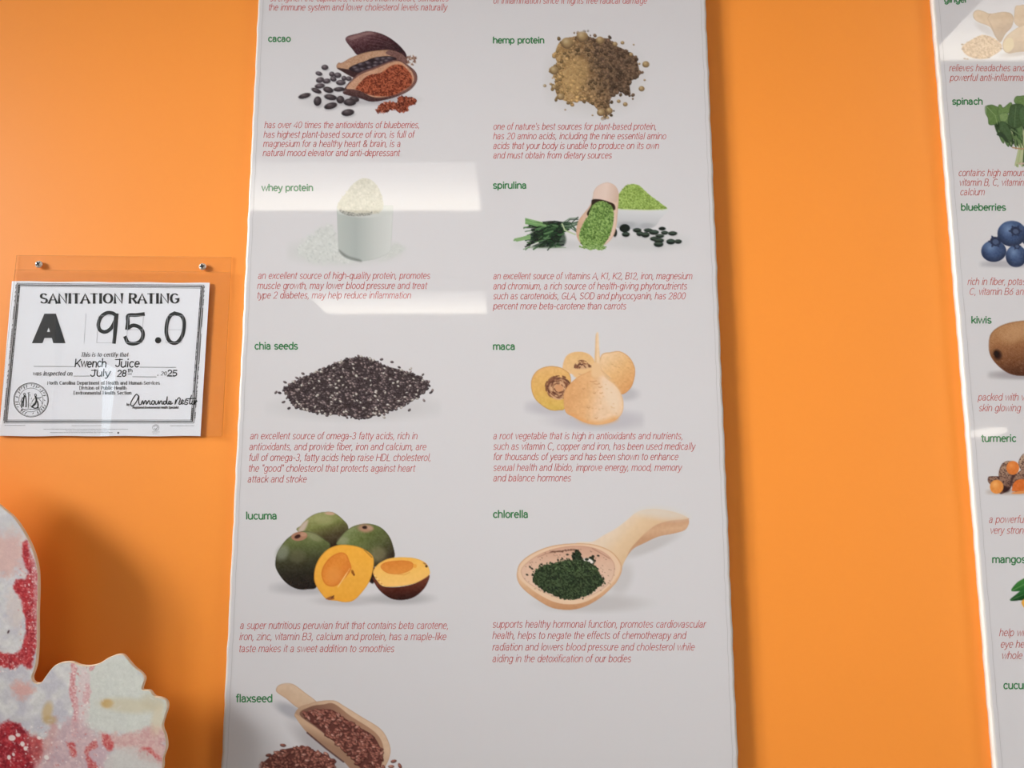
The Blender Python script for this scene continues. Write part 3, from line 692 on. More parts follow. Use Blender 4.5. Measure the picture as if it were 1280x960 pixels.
def pic_lucuma():
    c = Canvas(332, 629, 552, 766).Z(335, 630, 6.095)
    c.ell(300, 640, 260, 50, 0, (150,146,152), soft=True, alpha=.5); c.ell(600, 735, 230, 40, 0, (168,162,166), soft=True, alpha=.5); c.ell(1010, 720, 220, 45, 0, (150,146,150), soft=True, alpha=.55)
    c.poly([(225,205),(250,165),(300,112),(360,76),(430,61),(500,66),(570,118),(612,180),(600,300),(500,345),(400,300)], grain(gg(c,(440,60),(520,320),(152,152,98),(116,120,66),(72,62,40),(48,36,28)),12,2,71), rim=(1.2,(84,80,52),.6))
    c.ell(470, 72, 38, 12, 5, (190,152,126)); c.poly([(228,205),(262,150),(305,125),(290,180),(260,215)], (196,172,160), soft=2, alpha=.9); c.ell(430,125,70,35,0,(160,158,108),soft=True,alpha=.6)
    c.poly([(528,312),(545,265),(585,215),(640,175),(705,155),(780,152),(860,180),(920,242),(952,320),(963,405),(900,430),(808,478),(760,400),(680,330)], grain(gg(c,(640,170),(880,440),(122,130,84),(98,108,58),(84,88,52),(58,48,36)),14,1.8,73), rim=(1.3,(66,66,44),.6))
    c.ell(840, 385, 60, 55, 0, (134,124,92), soft=True, alpha=.6); c.ell(575,280,40,30,0,(150,152,120),soft=True,alpha=.6)
    c.ell(742, 185, 54, 30, 5, (172,128,104), soft=True); c.ell(738, 178, 20, 12, 0, (48,34,30)); c.ell(778,182,26,16,20,(186,146,122),soft=True,alpha=.7)
    c.poly([(808,478),(760,560),(790,605),(812,590),(820,540)], (40,26,26), soft=1.2)
    c.poly([(56,450),(72,370),(130,282),(200,228),(280,206),(360,226),(430,268),(476,325),(400,480),(372,628),(310,648),(240,650),(178,628),(118,580),(68,505)], grain(gg(c,(230,210),(250,640),(118,124,76),(90,98,56),(62,62,42),(42,38,30),(34,28,26)),11,1.8,75), rim=(1.4,(40,36,30),.6))
    c.ell(110, 370, 46, 60, 30, (150,152,140), soft=True, alpha=.55); c.ell(225, 395, 60, 50, 0, (104,100,74), soft=True, alpha=.5); c.ell(350,250,60,26,25,(150,148,112),soft=True,alpha=.55)
    c.ell(238, 246, 62, 34, -8, (168,118,94)); c.ell(225, 248, 24, 14, -20, (56,30,28)); c.ell(270,232,24,16,0,(186,140,114),alpha=.8)
    c.poly([(352,540),(365,470),(400,402),(460,343),(540,313),(640,316),(722,340),(792,390),(806,450),(790,540),(760,612),(700,690),(650,735),(590,748),(520,736),(450,726),(398,670),(358,600)], grain(gg(c,(560,310),(560,750),(240,168,54),(236,166,58),(234,160,50)),5,3,77), rim=(1.3,(206,128,40),.7))
    c.poly([(408,545),(420,478),(470,410),(540,371),(592,380),(618,430),(632,500),(560,592),(500,628),(438,612)], grain(gg(c,(420,440),(600,560),(218,122,40),(226,134,48),(216,118,42)),7,2,79), rim=(2.2,(204,104,30),.6))
    c.ell(500, 540, 60, 60, 0, (232,146,66), soft=True, alpha=.6)
    for k in range(16): c.ln([(625-k*2,490+k*3),(575-k*3,575+k*4)], .8, c.rng.choice([(240,190,112),(214,128,54),(236,170,90)]), .7)
    c.ell(645, 520, 10, 18, -20, (150,84,30)); c.ell(655, 538, 7, 9, 0, (120,62,28)); c.poly([(440,722),(490,700),(505,722),(470,730)], (130,70,40), alpha=.8); c.ln([(485,715),(500,700)], 1.4, (96,50,32))
    for k in range(7): c.ell(735+k*9, 350+k*9, 6, 5, 0, (140,100,44), alpha=.7)
    c.poly([(796,560),(830,582),(880,628),(1000,632),(1122,604),(1226,540),(1205,620),(1142,690),(1062,726),(962,727),(890,692),(830,632)], grain(gg(c,(1000,600),(1010,728),(104,50,36),(76,32,24),(46,22,20)),10,2,81), rim=(1.2,(44,20,18),.6))
    c.poly([(800,520),(830,468),(870,438),(925,415),(1010,406),(1120,414),(1198,448),(1229,500),(1222,545),(1122,602),(1000,626),(880,626),(830,582)], grain(gg(c,(1000,410),(1000,630),(240,176,74),(242,184,92),(244,190,104)),5,3,83), rim=(1.1,(222,158,70),.7))
    c.poly([(860,485),(885,448),(975,432),(1068,434),(1108,460),(1090,500),(1010,532),(915,528)], grain(gg(c,(960,430),(960,530),(216,124,44),(228,142,58)),6,2,85), rim=(1.5,(206,110,38),.6))
    c.ln([(985,535),(1040,540),(1080,520)], 1.0, (222,150,66), .8); c.ell(1120, 472, 14, 16, 0, (236,160,62)); c.ell(1207, 474, 9, 9, 0, (60,34,28)); c.ell(1195,455,14,6,30,(120,70,40),alpha=.6)
    for k in range(8): c.ell(805+k*10, 535+k*12, 7, 4, 40, (252,214,140) if k % 2 else (190,120,60), alpha=.7)
    return c
def pic_chlorella():
    c = Canvas(634, 627, 876, 772).Z(640, 630, 5.565)
    c.ell(560, 690, 330, 60, 0, (170,162,162), soft=True, alpha=.5); c.ell(960, 290, 200, 40, -22, (172,164,164), soft=True, alpha=.5); c.ell(760,520,70,110,20,(176,168,168),soft=True,alpha=.45)
    R = c.rng
    c.poly([(1222,98),(1230,108),(1228,142),(1200,182),(1120,206),(1020,226),(920,272),(830,324),(740,460),(780,330),(860,255),(935,192),(1010,140),(1120,108)], grain(gg(c,(1000,130),(1010,235),(202,150,112),(210,162,124),(196,144,106)),6,3,91), rim=(1,(184,132,98),.5))
    c.poly([(440,280),(560,262),(640,216),(720,172),(800,112),(850,68),(900,45),(980,34),(1060,42),(1150,62),(1225,100),(1110,114),(1010,142),(935,195),(868,262),(825,312),(795,372),(770,430),(740,520),(690,560),(560,420)], grain(gg(c,(700,200),(840,330),(224,198,172),(222,186,146),(216,176,134)),4,4,93))
    c.poly([(850,60),(980,20),(1120,40),(1230,90),(1100,108),(960,90)], (212,200,190), soft=6, alpha=.75)
    c.poly([(36,470),(58,410),(128,352),(240,302),(360,279),(500,275),(600,290),(690,330),(745,390),(765,450),(740,520),(680,595),(600,662),(500,716),(400,736),(280,722),(170,662),(80,592),(40,532)], grain(gg(c,(400,560),(400,740),(218,170,130),(208,152,108),(192,132,88)),6,3,95), rim=(1.3,(188,132,94),.6))
    c.poly([(44,465),(66,412),(132,358),(240,310),(360,286),(500,281),(600,297),(688,338),(738,395),(752,450),(728,510),(665,580),(590,640),(500,684),(400,698),(290,680),(180,624),(92,558),(50,515)], (226,188,154))
    c.poly([(62,462),(110,402),(200,345),(320,305),(450,290),(560,303),(650,342),(706,402),(716,460),(690,535),(620,600),(520,650),(400,668),(280,642),(170,587),(90,530)], grain(gg(c,(400,290),(400,660),(206,154,128),(220,178,152),(222,186,160)),5,4,97), rim=(1.8,(190,134,108),.5))
    [c.ell(270+k*6.5+R.uniform(-5,5), 336-k*.75+R.uniform(-5,5), R.uniform(5,13), R.uniform(2.5,6), -8, (104,68,54), alpha=.75) for k in range(26)]; c.ln([(180,370),(240,345),(300,335)], 1.2, (150,104,84), .5); c.ln([(560,310),(640,355),(680,380)], 1.2, (160,108,84), .6)
    for k in range(110):
        a = R.uniform(0, 360); r = R.uniform(.7, 1.1); x, y = 400+290*r*cos(radians(a)), 480+160*r*sin(radians(a))
        c.ell(x, y, R.uniform(1.5,5), 2.5, 0, (96,70,56), alpha=.6)
    pw = [(148,520),(165,462),(212,425),(300,408),(350,395),(420,388),(520,402),(590,440),(612,490),(636,550),(580,592),(520,640),(400,664),(300,642),(210,592),(160,556)]
    sc = [(420,400),(418,350),(450,320),(480,345),(500,385),(560,360),(575,385),(560,420),(470,420)]
    c.poly(sc, mixc((24,32,22),(44,60,38),1.5,98), warp=(2.2,2.5,17)); c.ell(532, 395, 36, 16, 20, (226,214,206)); c.ell(520,385,14,10,0,(40,46,36))
    c.poly(pw, mixc((30,42,26),(66,86,52),1.7,99), warp=(2.2,2.5,17))
    q = smooth_poly(np.array(c.t(pw)), 3)
    for k in range(60):
        p = q[R.randrange(len(q))]; c.ell(p[0]+R.uniform(-2,2), p[1]+R.uniform(-2,2), R.uniform(.6,1.8), .9, R.uniform(0,180), (38,54,32), raw=True)
    c.scatter(pw, 330, lambda x, y: c.ell(x, y, R.uniform(.7,1.5), R.uniform(.5,.9), R.uniform(-60,60), R.choice([(92,124,66),(24,34,20),(56,80,40),(110,140,84),(20,28,18)] if y < 715 else [(48,66,38),(20,28,20),(34,44,30)]), raw=True, alpha=.7))
    for x, y in [(125,438),(140,450),(350,380),(385,352),(320,390),(460,325),(575,395),(600,360),(105,492),(145,492),(635,515),(205,420),(560,365)]: c.ell(x, y, 9, 6, R.uniform(0,90), (44,42,32))
    return c
def flaxseed(c, x, y, k=1.0):
    R = c.rng; t = R.random()
    b = np.array((140,84,72) if t < .55 else (112,62,54) if t < .85 else (172,118,104))
    a = R.choice([-20, 20, 50, -50, 0, 75])+R.uniform(-15, 15)
    c.ell(x+.3, y+.5, 3.6*k, 2.0*k, a, (58,28,26), raw=True, alpha=.9)
    c.ell(x, y, 3.3*k, 1.6*k, a, b, hi=np.clip(b*1.3, 0, 220), lo=b*.6, raw=True, aa=.9)
def pic_flax():
    c = Canvas(322, 850, 524, 1002).Z(320, 850, 6.4)
    R = c.rng
    c.ell(280, 250, 130, 50, 25, (140,138,148), soft=True, alpha=.6); c.ell(540, 560, 300, 90, 40, (150,142,146), soft=True, alpha=.6); c.ell(330,720,360,120,0,(168,158,158),soft=True,alpha=.5)
    c.poly([(160,78),(182,42),(240,25),(300,35),(390,100),(495,188),(440,240),(340,225),(240,148),(176,105)], grain(gg(c,(340,90),(290,190),(206,176,150),(196,162,134)),6,4,101), rim=(1.3,(170,134,108),.7))
    c.poly([(310,272),(350,218),(430,190),(490,172),(620,164),(700,205),(850,298),(980,378),(1040,450),(1074,545),(1066,620),(1035,690),(960,800),(860,790),(700,650),(560,545),(410,420),(325,310)], grain(gg(c,(480,380),(640,200),(176,140,114),(206,172,144)),6,4,103), rim=(1.2,(168,130,104),.7))
    c.poly([(310,272),(345,290),(500,400),(700,570),(850,730),(900,800),(820,790),(700,650),(560,545),(410,420),(325,310)], gg(c,(500,400),(470,470),(196,160,130),(150,112,90)), alpha=.9)
    c.ln([(410,422),(560,548),(700,655)], 2.0, (74,46,44), .8)
    ins = [(348,275),(440,212),(540,195),(625,190),(760,290),(920,392),(995,470),(1020,560),(1005,680),(960,780),(880,760),(700,560),(500,392)]
    c.poly(ins, gg(c,(500,380),(760,280),(120,82,68),(164,122,98)))
    sd = [(380,280),(440,245),(520,235),(610,240),(700,300),(830,380),(930,440),(985,520),(1010,600),(1000,690),(950,790),(880,750),(700,560),(510,395)]
    c.poly(sd, (96,52,46)); c.scatter(sd, 300, lambda x, y: flaxseed(c, x, y, .95))
    pl = [(30,700),(80,640),(160,580),(270,545),(400,538),(480,572),(560,600),(620,650),(630,720),(600,830),(300,900),(60,830)]
    c.poly(pl, (96,52,46)); c.scatter(pl, 330, lambda x, y: flaxseed(c, x, y, .95))
    for x, y in [(215,520),(100,600),(45,675),(1100,648),(1150,686),(1080,690),(1020,700),(560,590),(610,640)]:
        z = c.t([(x, y)])[0]; flaxseed(c, *z)
    return c
# ---- pictures of the right-hand poster
def pic_ginger():
    c = Canvas(1196, -14, 1322, 78).Z(1160, 0, 8.725)
    b0, b1, dk = (206,176,140), (188,154,116), (150,116,84)
    c.ell(640, 330, 130, 40, 30, (170,160,158), soft=True, alpha=.5); c.ell(1050, 560, 220, 40, -10, (150,136,132), soft=True, alpha=.6)
    c.poly([(955,70),(1000,60),(1047,50),(1200,30),(1400,90),(1390,300),(1100,330),(950,260),(940,160)], grain(gg(c,(960,80),(1000,300),b0,b1),8,2.5,111), rim=(1.2,dk,.4))
    c.poly([(492,160),(510,122),(550,110),(610,125),(680,150),(800,132),(890,140),(932,190),(915,290),(845,370),(790,460),(735,400),(690,310),(640,275),(560,245),(508,210)], grain(gg(c,(640,120),(760,450),b0,b1,dk),8,2.5,113), rim=(1.3,dk,.55))
    c.ln([(680,260),(700,300),(740,390)], 1.2, dk, .6); c.ln([(680,150),(650,200),(680,260)], 1.0, dk, .4); c.ln([(760,300),(820,310)], 1.0, dk, .4)
    c.poly([(815,470),(850,400),(920,340),(1000,290),(1100,270),(1300,300),(1390,420),(1330,540),(1180,560),(1000,565),(880,582),(825,545)], grain(gg(c,(1000,290),(1040,570),b0,b1,dk),8,2.5,115), rim=(1.3,dk,.5))
    c.ell(880, 490, 56, 80, 15, (204,182,132), alpha=.7)
    pw = [(368,530),(400,480),(500,420),(590,382),(690,402),(790,470),(800,540),(720,600),(640,640),(520,640),(420,600)]
    c.poly(pw, mixc((176,138,98),(206,172,132),1.6,117)); c.scatter(pw, 110, lambda x, y: c.ell(x, y, 1.2, .8, c.rng.uniform(0,180), c.rng.choice([(214,182,144),(160,122,84)]), raw=True, alpha=.6))
    for x, y in [(375,485),(380,535),(430,645),(400,640),(800,530),(660,628),(530,630)]: c.ell(x, y, 14, 7, 0, (140,110,80))
    return c
def leaf(c, pts, col, dk, seed):
    c.poly(pts, grain(col, 12, 1.4, seed), rim=(1.2, dk, .5))
def pic_spinach():
    c = Canvas(1228, 114, 1330, 216, 1.5).Z(1220, 100, 8.0)
    R = c.rng
    for k in range(46):
        x = R.uniform(360, 640); c.ln([(x+R.uniform(-90,90)*1.0,400+R.uniform(0,80)),(480+(x-480)*.45,680),(460+(x-460)*.75,840+R.uniform(-30,25))], R.uniform(1.2,2.6), R.choice([(126,152,84),(158,172,112),(92,120,62),(176,180,132),(70,96,50)]))
    for k in range(40):
        x, y = R.uniform(200,700), R.uniform(360,600); s_ = R.uniform(40,90)
        leaf(c, [(x-s_*.6,y-s_),(x,y-s_*.8),(x+s_*.4,y),(x+s_*.3,y+s_),(x-s_*.2,y+s_*.4)], R.choice([(52,84,40),(70,106,50),(40,66,36),(84,118,60)]), (28,44,24), k)
    for k in range(22):
        x, y = R.uniform(340,460), R.uniform(470,640); c.ln([(x-R.uniform(40,110),y-R.uniform(40,90)),(x,y),(x+R.uniform(0,20),y+R.uniform(20,60))], R.uniform(1,2), R.choice([(34,54,28),(92,122,64),(50,76,38),(150,164,110)]))
    for pts, col in [([(88,270),(110,255),(160,248),(200,262),(240,280),(262,330),(240,400),(190,445),(130,445),(118,380),(92,330)],(92,126,58)),
                     ([(225,255),(250,248),(275,275),(340,225),(362,245),(340,320),(280,360),(235,400),(215,330)],(98,132,64)),
                     ([(232,350),(290,325),(325,350),(305,410),(250,420)],(114,146,78)),
                     ([(380,205),(400,165),(440,160),(500,155),(620,170),(700,260),(640,360),(480,270),(400,240)],(96,130,62)),
                     ([(330,330),(355,250),(440,240),(480,270),(500,400),(440,470),(380,480),(320,440)],(58,88,46)),
                     ([(430,300),(520,250),(680,290),(720,420),(560,480),(450,430)],(66,98,52)),
                     ([(240,420),(300,430),(350,520),(360,600),(300,590),(240,520)],(60,90,46))]:
        leaf(c, pts, col, (40,60,32), int(pts[0][0]))
    c.ln([(110,270),(190,350),(215,440)], 1, (140,166,96), .6); c.ln([(400,260),(390,360),(385,470)], 1, (98,126,74), .6); c.ln([(500,270),(560,350),(600,440)], 1, (104,132,80), .5)
    c.poly([(205,545),(260,520),(330,620),(300,620),(260,575)], (44,66,38)); c.ln([(365,675),(420,685),(520,690),(640,680)], 1.6, (178,130,90))
    c.ell(470, 835, 50, 10, 0, (206,160,150), alpha=.8)
    return c
def pic_blueberries():
    c = Canvas(1222, 272, 1326, 338, 1.4).Z(1215, 265, 4.46)
    c.ell(220, 292, 190, 22, 0, (150,146,154), soft=True, alpha=.6)
    def berry(x, y, rx, ry, crown):
        c.ell(x, y, rx, ry, 0, grain((52,72,112), 14, 1.6, int(x)), hi=(104,128,168), lo=(24,30,56))
        cx, cy, cr = crown
        if cr:
            c.ell(cx, cy, cr, cr*.85, 20, (30,38,66)); c.ell(cx+2, cy+3, cr*.6, cr*.5, 20, (64,80,114))
            for a in range(0, 360, 60): c.ell(cx+cr*cos(radians(a)), cy+cr*.85*sin(radians(a)), cr*.35, cr*.2, a, (36,46,78))
    berry(335, 130, 62, 70, (0,0,0)); berry(430, 215, 66, 66, (430,190,20)); berry(222, 120, 80, 72, (242,106,28)); berry(246, 246, 58, 62, (250,190,18)); berry(345, 245, 60, 60, (0,0,0)); berry(121, 218, 70, 60, (130,164,30))
    return c
def pic_kiwi():
    c = Canvas(1232, 396, 1336, 480).Z(1215, 265, 4.46)
    c.ell(300, 908, 220, 26, 0, (146,138,142), soft=True, alpha=.7)
    c.poly([(92,745),(108,675),(170,630),(260,608),(350,606),(450,640),(510,720),(500,820),(430,890),(330,912),(230,908),(160,870),(108,810)], grain(gg(c,(280,610),(310,910),(182,134,92),(158,108,70),(122,76,48),(74,42,30)), 14, .8, 131), rim=(2.2,(110,70,46),.5))
    c.ell(142, 796, 22, 28, -20, (52,30,24), soft=True); c.ell(136, 792, 12, 18, -20, (36,20,18)); c.ell(240,680,80,40,-20,(196,150,108),soft=True,alpha=.5)
    for k in range(240):
        a, r = c.rng.uniform(0, 360), c.rng.random()**.5; x, y = 300+200*r*cos(radians(a)), 760+145*r*sin(radians(a)); c.ln([(x,y),(x+5,y+3)], .7, c.rng.choice([(118,76,48),(196,152,110)]), .35)
    return c
def pic_turmeric():
    c = Canvas(1230, 564, 1322, 626, 1.5).Z(1210, 560, 12.0)
    sk, dk = (150,112,90), (72,46,44)
    c.ell(700, 660, 520, 46, 0, (170,150,140), soft=True, alpha=.6)
    def skin(pts, sd): c.poly(pts, mixc(gg(c,(600,200),(640,660),(178,146,122),(120,82,68)), dk, 1.6, sd, .45, .8), rim=(1.3,(66,40,38),.5))
    skin([(760,200),(840,80),(1000,40),(1200,120),(1280,340),(1100,420),(860,380),(780,300)], 141)
    skin([(480,300),(520,230),(600,195),(700,220),(720,360),(700,480),(620,600),(520,660),(480,560),(460,400)], 143)
    skin([(300,450),(330,425),(460,425),(560,440),(640,500),(640,600),(500,690),(430,620),(310,520)], 145)
    c.ell(555, 620, 70, 46, 0, (44,24,26), soft=True, alpha=.9); c.ell(690,470,50,100,10,(58,34,34),soft=True,alpha=.8)
    skin([(660,520),(720,400),(840,310),(1000,300),(1200,380),(1240,560),(1100,650),(860,640),(700,650)], 147)
    c.ell(672, 298, 96, 104, 0, grain((218,118,52),10,2,149), hi=(232,142,72)); c.ell(430, 582, 102, 104, 0, grain((222,136,62),12,2,151), hi=(238,168,92))
    c.poly([(660,640),(680,540),(740,480),(840,470),(960,520),(980,600),(860,640),(720,650)], grain((212,106,44),12,2,153)); c.poly([(650,680),(740,650),(860,640),(1000,620),(900,670),(760,690)], (222,140,76))
    return c
def pic_mango_leaf():
    c = Canvas(1258, 706, 1340, 772).Z(1200, 560, 4.8)
    c.poly([(310,858),(335,815),(370,790),(430,765),(520,755),(480,810),(400,850)], grain(gg(c,(330,780),(360,860),(74,140,62),(40,96,44)),8,2,161), rim=(1,(30,74,34),.5)); c.ln([(315,855),(400,810),(500,765)], .9, (120,170,96), .7)
    c.poly([(300,915),(335,880),(385,845),(460,830),(540,850),(470,900),(380,912)], grain(gg(c,(340,850),(360,915),(52,118,54),(24,62,32)),8,2,163), rim=(1,(20,50,28),.5)); c.ln([(305,912),(400,872),(520,850)], .9, (98,150,82), .6)
    c.poly([(385,960),(370,920),(420,900),(560,930),(620,1010),(430,1015)], grain((222,160,60),8,3,165))
    return c

# ------------------------------------------------------------------ wall posters
FRONT = 0.014
def poster(name, label, left, right, wob_l, wob_r, gap=0.005, edge_px=5.0, seam=None, group=None):
    """left/right: photo points top->bottom of the side edges"""
    (lx0, ly0), (lx1, ly1) = left; (rx0, ry0), (rx1, ry1) = right
    rng = random.Random(len(label))
    N = 150
    def side(a, b, wob, sgn):
        a3, b3 = np.array(P(*a, FRONT)), np.array(P(*b, FRONT)); out = []
        ph = rng.uniform(0, 6)
        for k in range(N + 1):
            t = k/N; p = a3*(1-t)+b3*t
            z = p[2]
            w = wob*(.5*sin(z*126+ph)+.35*sin(z*211+2*ph)+.25*sin(z*47))
            out.append((p[0]+w, z))
        return out
    L = side((lx0,ly0), (lx1,ly1), wob_l, 1); R = side((rx0,ry0), (rx1,ry1), wob_r, 1)
    base = ((L[-1][0]+R[-1][0])/2, 0.0, (L[-1][1]+R[-1][1])/2)
    e = empty(name, base, label, 'poster', group)
    out = L + R[::-1]; n = len(out)
    cx = base[0]
    v, f = [], []
    ins = 0.0032
    ztop, zbot = L[0][1], L[-1][1]
    def ring(dx, dep):
        b = len(v)
        for i, (x, z) in enumerate(out):
            s = 1 if i <= N else -1
            zz = min(max(z, zbot+dx), ztop-dx)
            xx = x + s*dx
            v.append((xx, -dep, zz))
        return b
    r0 = ring(0, gap); r1 = ring(0, FRONT-.0009); r2 = ring(ins*.45, FRONT-.0003); r3 = ring(ins, FRONT)
    for a, b in ((r0, r1), (r1, r2), (r2, r3)):
        for i in range(n): f.append((a+i, a+(i+1) % n, b+(i+1) % n, b+i))
    f.append(tuple(r0+i for i in reversed(range(n))))
    obj('edge_strip', v, f, M['edge'], e, smooth=True)
    fv = [v[r3+i] for i in range(n)]; m_ = N + 1
    ff = [(i, i+1, n-2-i, n-1-i) for i in range(N)]
    obj('printed_panel', fv, ff, M['paper'], e)
    if seam:
        V, F = [], []
        for s, edge in ((1, L), (-1, R)):
            q = [(x + s*seam, z) for x, z in edge]
            b = len(V)
            for (x, z) in q: V += [(x-.0004, -FRONT-.0001, z), (x+.0004, -FRONT-.0001, z)]
            F += [(b+2*i, b+2*i+1, b+2*i+3, b+2*i+2) for i in range(len(q)-1)]
        obj('laminate_seam', V, F, M['crease'], e)
    xl, xr = max(L[0][0], L[-1][0])+.07, min(R[0][0], R[-1][0])-.07
    for x in (xl, xr):
        for z in (zbot+.08, ztop-.08):
            MB().lathe([(.012, .0004), (.012, gap)], (x, 0, z)).build('wall_spacer', M['steel'], e)
    return e
PD, TD = FRONT + .00004, FRONT + .00009
pe = poster('ingredient_poster', 'tall white glossy poster at the centre picturing cacao, hemp, lucuma and flaxseed', ((339, -330), (264, 1215)), ((868, -330), (934, 1215)), .0006, .0008, seam=.0075)
HEAD = [('cacao',335,363,52),('hemp protein',616,680,54),('whey protein',327,391,238.5),('spirulina',616,658,235.5),('chia seeds',318,372,436.5),('maca',616,643.5,437),('lucuma',307,346,649),('chlorella',616,660,647),('flaxseed',295,340,877.5)]
for t, a, b, y in HEAD:
    text_block('heading_text', [(t, a, b, y)], 11.6*(1+(y-450)/4200), 1.6, M['green'], pe, TD, 0.0)
PARA = [
 (11.2, [('strengthen the capillaries, relieves inflammation, stimulates',337,560,1.5),('the immune system and lower cholesterol levels naturally',335,558,13)]),
 (11.2, [('of inflammation since it fights free radical damage',616,808,4.5)]),
 (11.2, [('has over 40 times the antioxidants of blueberries,',330,524,160),('has highest plant-based source of iron, is full of',329,517,172),('magnesium for a healthy heart & brain, is a',328.5,500,183.5),('natural mood elevator and anti-depressant',328,499,195)]),
 (11.2, [("one of nature's best sources for plant-based protein,",616,820,162),('has 20 amino acids, including the nine essential amino',616,832,174),('acids that your body is unable to produce on its own',616,823,186),('and must obtain from dietary sources',616,764,198)]),
 (11.5, [('an excellent source of high-quality protein, promotes',322,537,348.5),('muscle growth, may lower blood pressure and treat',321,533,361),('type 2 diabetes, may help reduce inflammation',320.5,513,373)]),
 (11.5, [('an excellent source of vitamins A, K1, K2, B12, iron, magnesium',616,864.5,349),('and chromium, a rich source of health-giving phytonutrients',616,858,361.5),('such as carotenoids, GLA, SOD and phycocyanin, has 2800',616,856,374),('percent more beta-carotene than carrots',616,782,386.5)]),
 (11.9, [('an excellent source of omega-3 fatty acids, rich in',312,521,549),('antioxidants, and provide fiber, iron and calcium, are',311,532,562.5),('full of omega-3, fatty acids help raise HDL cholesterol,',310.5,538,576),('the "good" cholesterol that protects against heart',310,518,589.5),('attack and stroke',309,382.5,603)]),
 (11.9, [('a root vegetable that is high in antioxidants and nutrients,',616,853,549),('such as vitamin C, copper and iron, has been used medically',616,868,562),('for thousands of years and has been shown to enhance',616,847,575),('sexual health and libido, improve energy, mood, memory',616,851,588.5),('and balance hormones',616,713,601.5)]),
 (12.4, [('a super nutritious peruvian fruit that contains beta carotene,',299.5,560,786),('iron, zinc, vitamin B3, calcium and protein, has a maple-like',298.5,557,800),('taste makes it a sweet addition to smoothies',298,492,815)]),
 (12.4, [('supports healthy hormonal function, promotes cardiovascular',615,881.5,784.5),('health, helps to negate the effects of chemotherapy and',615,856.5,798.5),('radiation and lowers blood pressure and cholesterol while',615,867.5,813),('aiding in the detoxification of our bodies',615,788,827.5)]),
]
for em, ls in PARA:
    text_block('paragraph_text', ls, em, .72, M['red'], pe, TD)
for fn, lb in ((pic_cacao, 'printed cacao pods with beans and powder'), (pic_hemp, 'printed pile of brown hemp powder'), (pic_whey, 'printed white cup of whey powder'), (pic_spirulina, 'printed wooden scoop, bowl and tablets of green spirulina'), (pic_chia, 'printed mound of dark chia seeds'), (pic_maca, 'printed tan maca roots'), (pic_lucuma, 'printed green lucuma fruits with two orange halves'), (pic_chlorella, 'printed wooden spoon of dark green powder'), (pic_flax, 'printed wooden scoop of brown flaxseed')):
    fn().build('printed_picture', M['ink'], pe, PD, lb, sat=.84 if fn in (pic_chlorella, pic_spirulina) else .93)

qe = poster('ingredient_poster', 'white glossy poster cut off by the right edge, picturing ginger, spinach, blueberries and kiwis', ((1139.5, -330), (1265.5, 1215)), ((1662, -330), (1890, 1215)), .0006, .0006, seam=.0085)
HEAD2 = [('ginger',1180,1209,3),('spinach',1190,1228,130.5),('blueberries',1201,1257,263),('kiwis',1214,1239,404),('turmeric',1226.5,1270,552),('mangos',1240,1282,703.5),('cucumber',1254,1306,861)]
for t, a, b, y in HEAD2: text_block('heading_text', [(t, a, b, y)], 11.6*(1+(y-450)/4200), 1.6, M['green'], qe, TD, 0.0)
PARA2 = [
 (11.6, [('relieves headaches and',1186,1280,89),('powerful anti-inflammatory',1187,1294,101)]),
 (11.6, [('contains high amounts',1197.5,1287,220),('vitamin B, C, vitamin',1198.5,1279,232),('calcium',1199.5,1230,244)]),
 (11.8, [('rich in fiber, potassium',1209,1301,356),('C, vitamin B6 and',1211,1284,368.5)]),
 (12.0, [('packed with v',1222,1280,500.5),('skin glowing',1223,1275,514)]),
 (12.2, [('a powerful',1235.5,1281,653.5),('very strong',1237,1284,667)]),
 (12.5, [('help with',1248.5,1288,795),('eye health',1250,1296,809.5),('whole',1251.5,1277,823.5)]),
]
for em, ls in PARA2: text_block('paragraph_text', ls, em, .74, M['red2'], qe, TD)
for fn, lb in ((pic_ginger, 'printed ginger root'), (pic_spinach, 'printed bunch of spinach'), (pic_blueberries, 'printed blueberries'), (pic_kiwi, 'printed brown kiwi'), (pic_turmeric, 'printed cut turmeric roots'), (pic_mango_leaf, 'printed mangos with green leaves')):
    fn().build('printed_picture', M['ink'], qe, PD, lb, sat=.78 if fn is pic_spinach else .93)

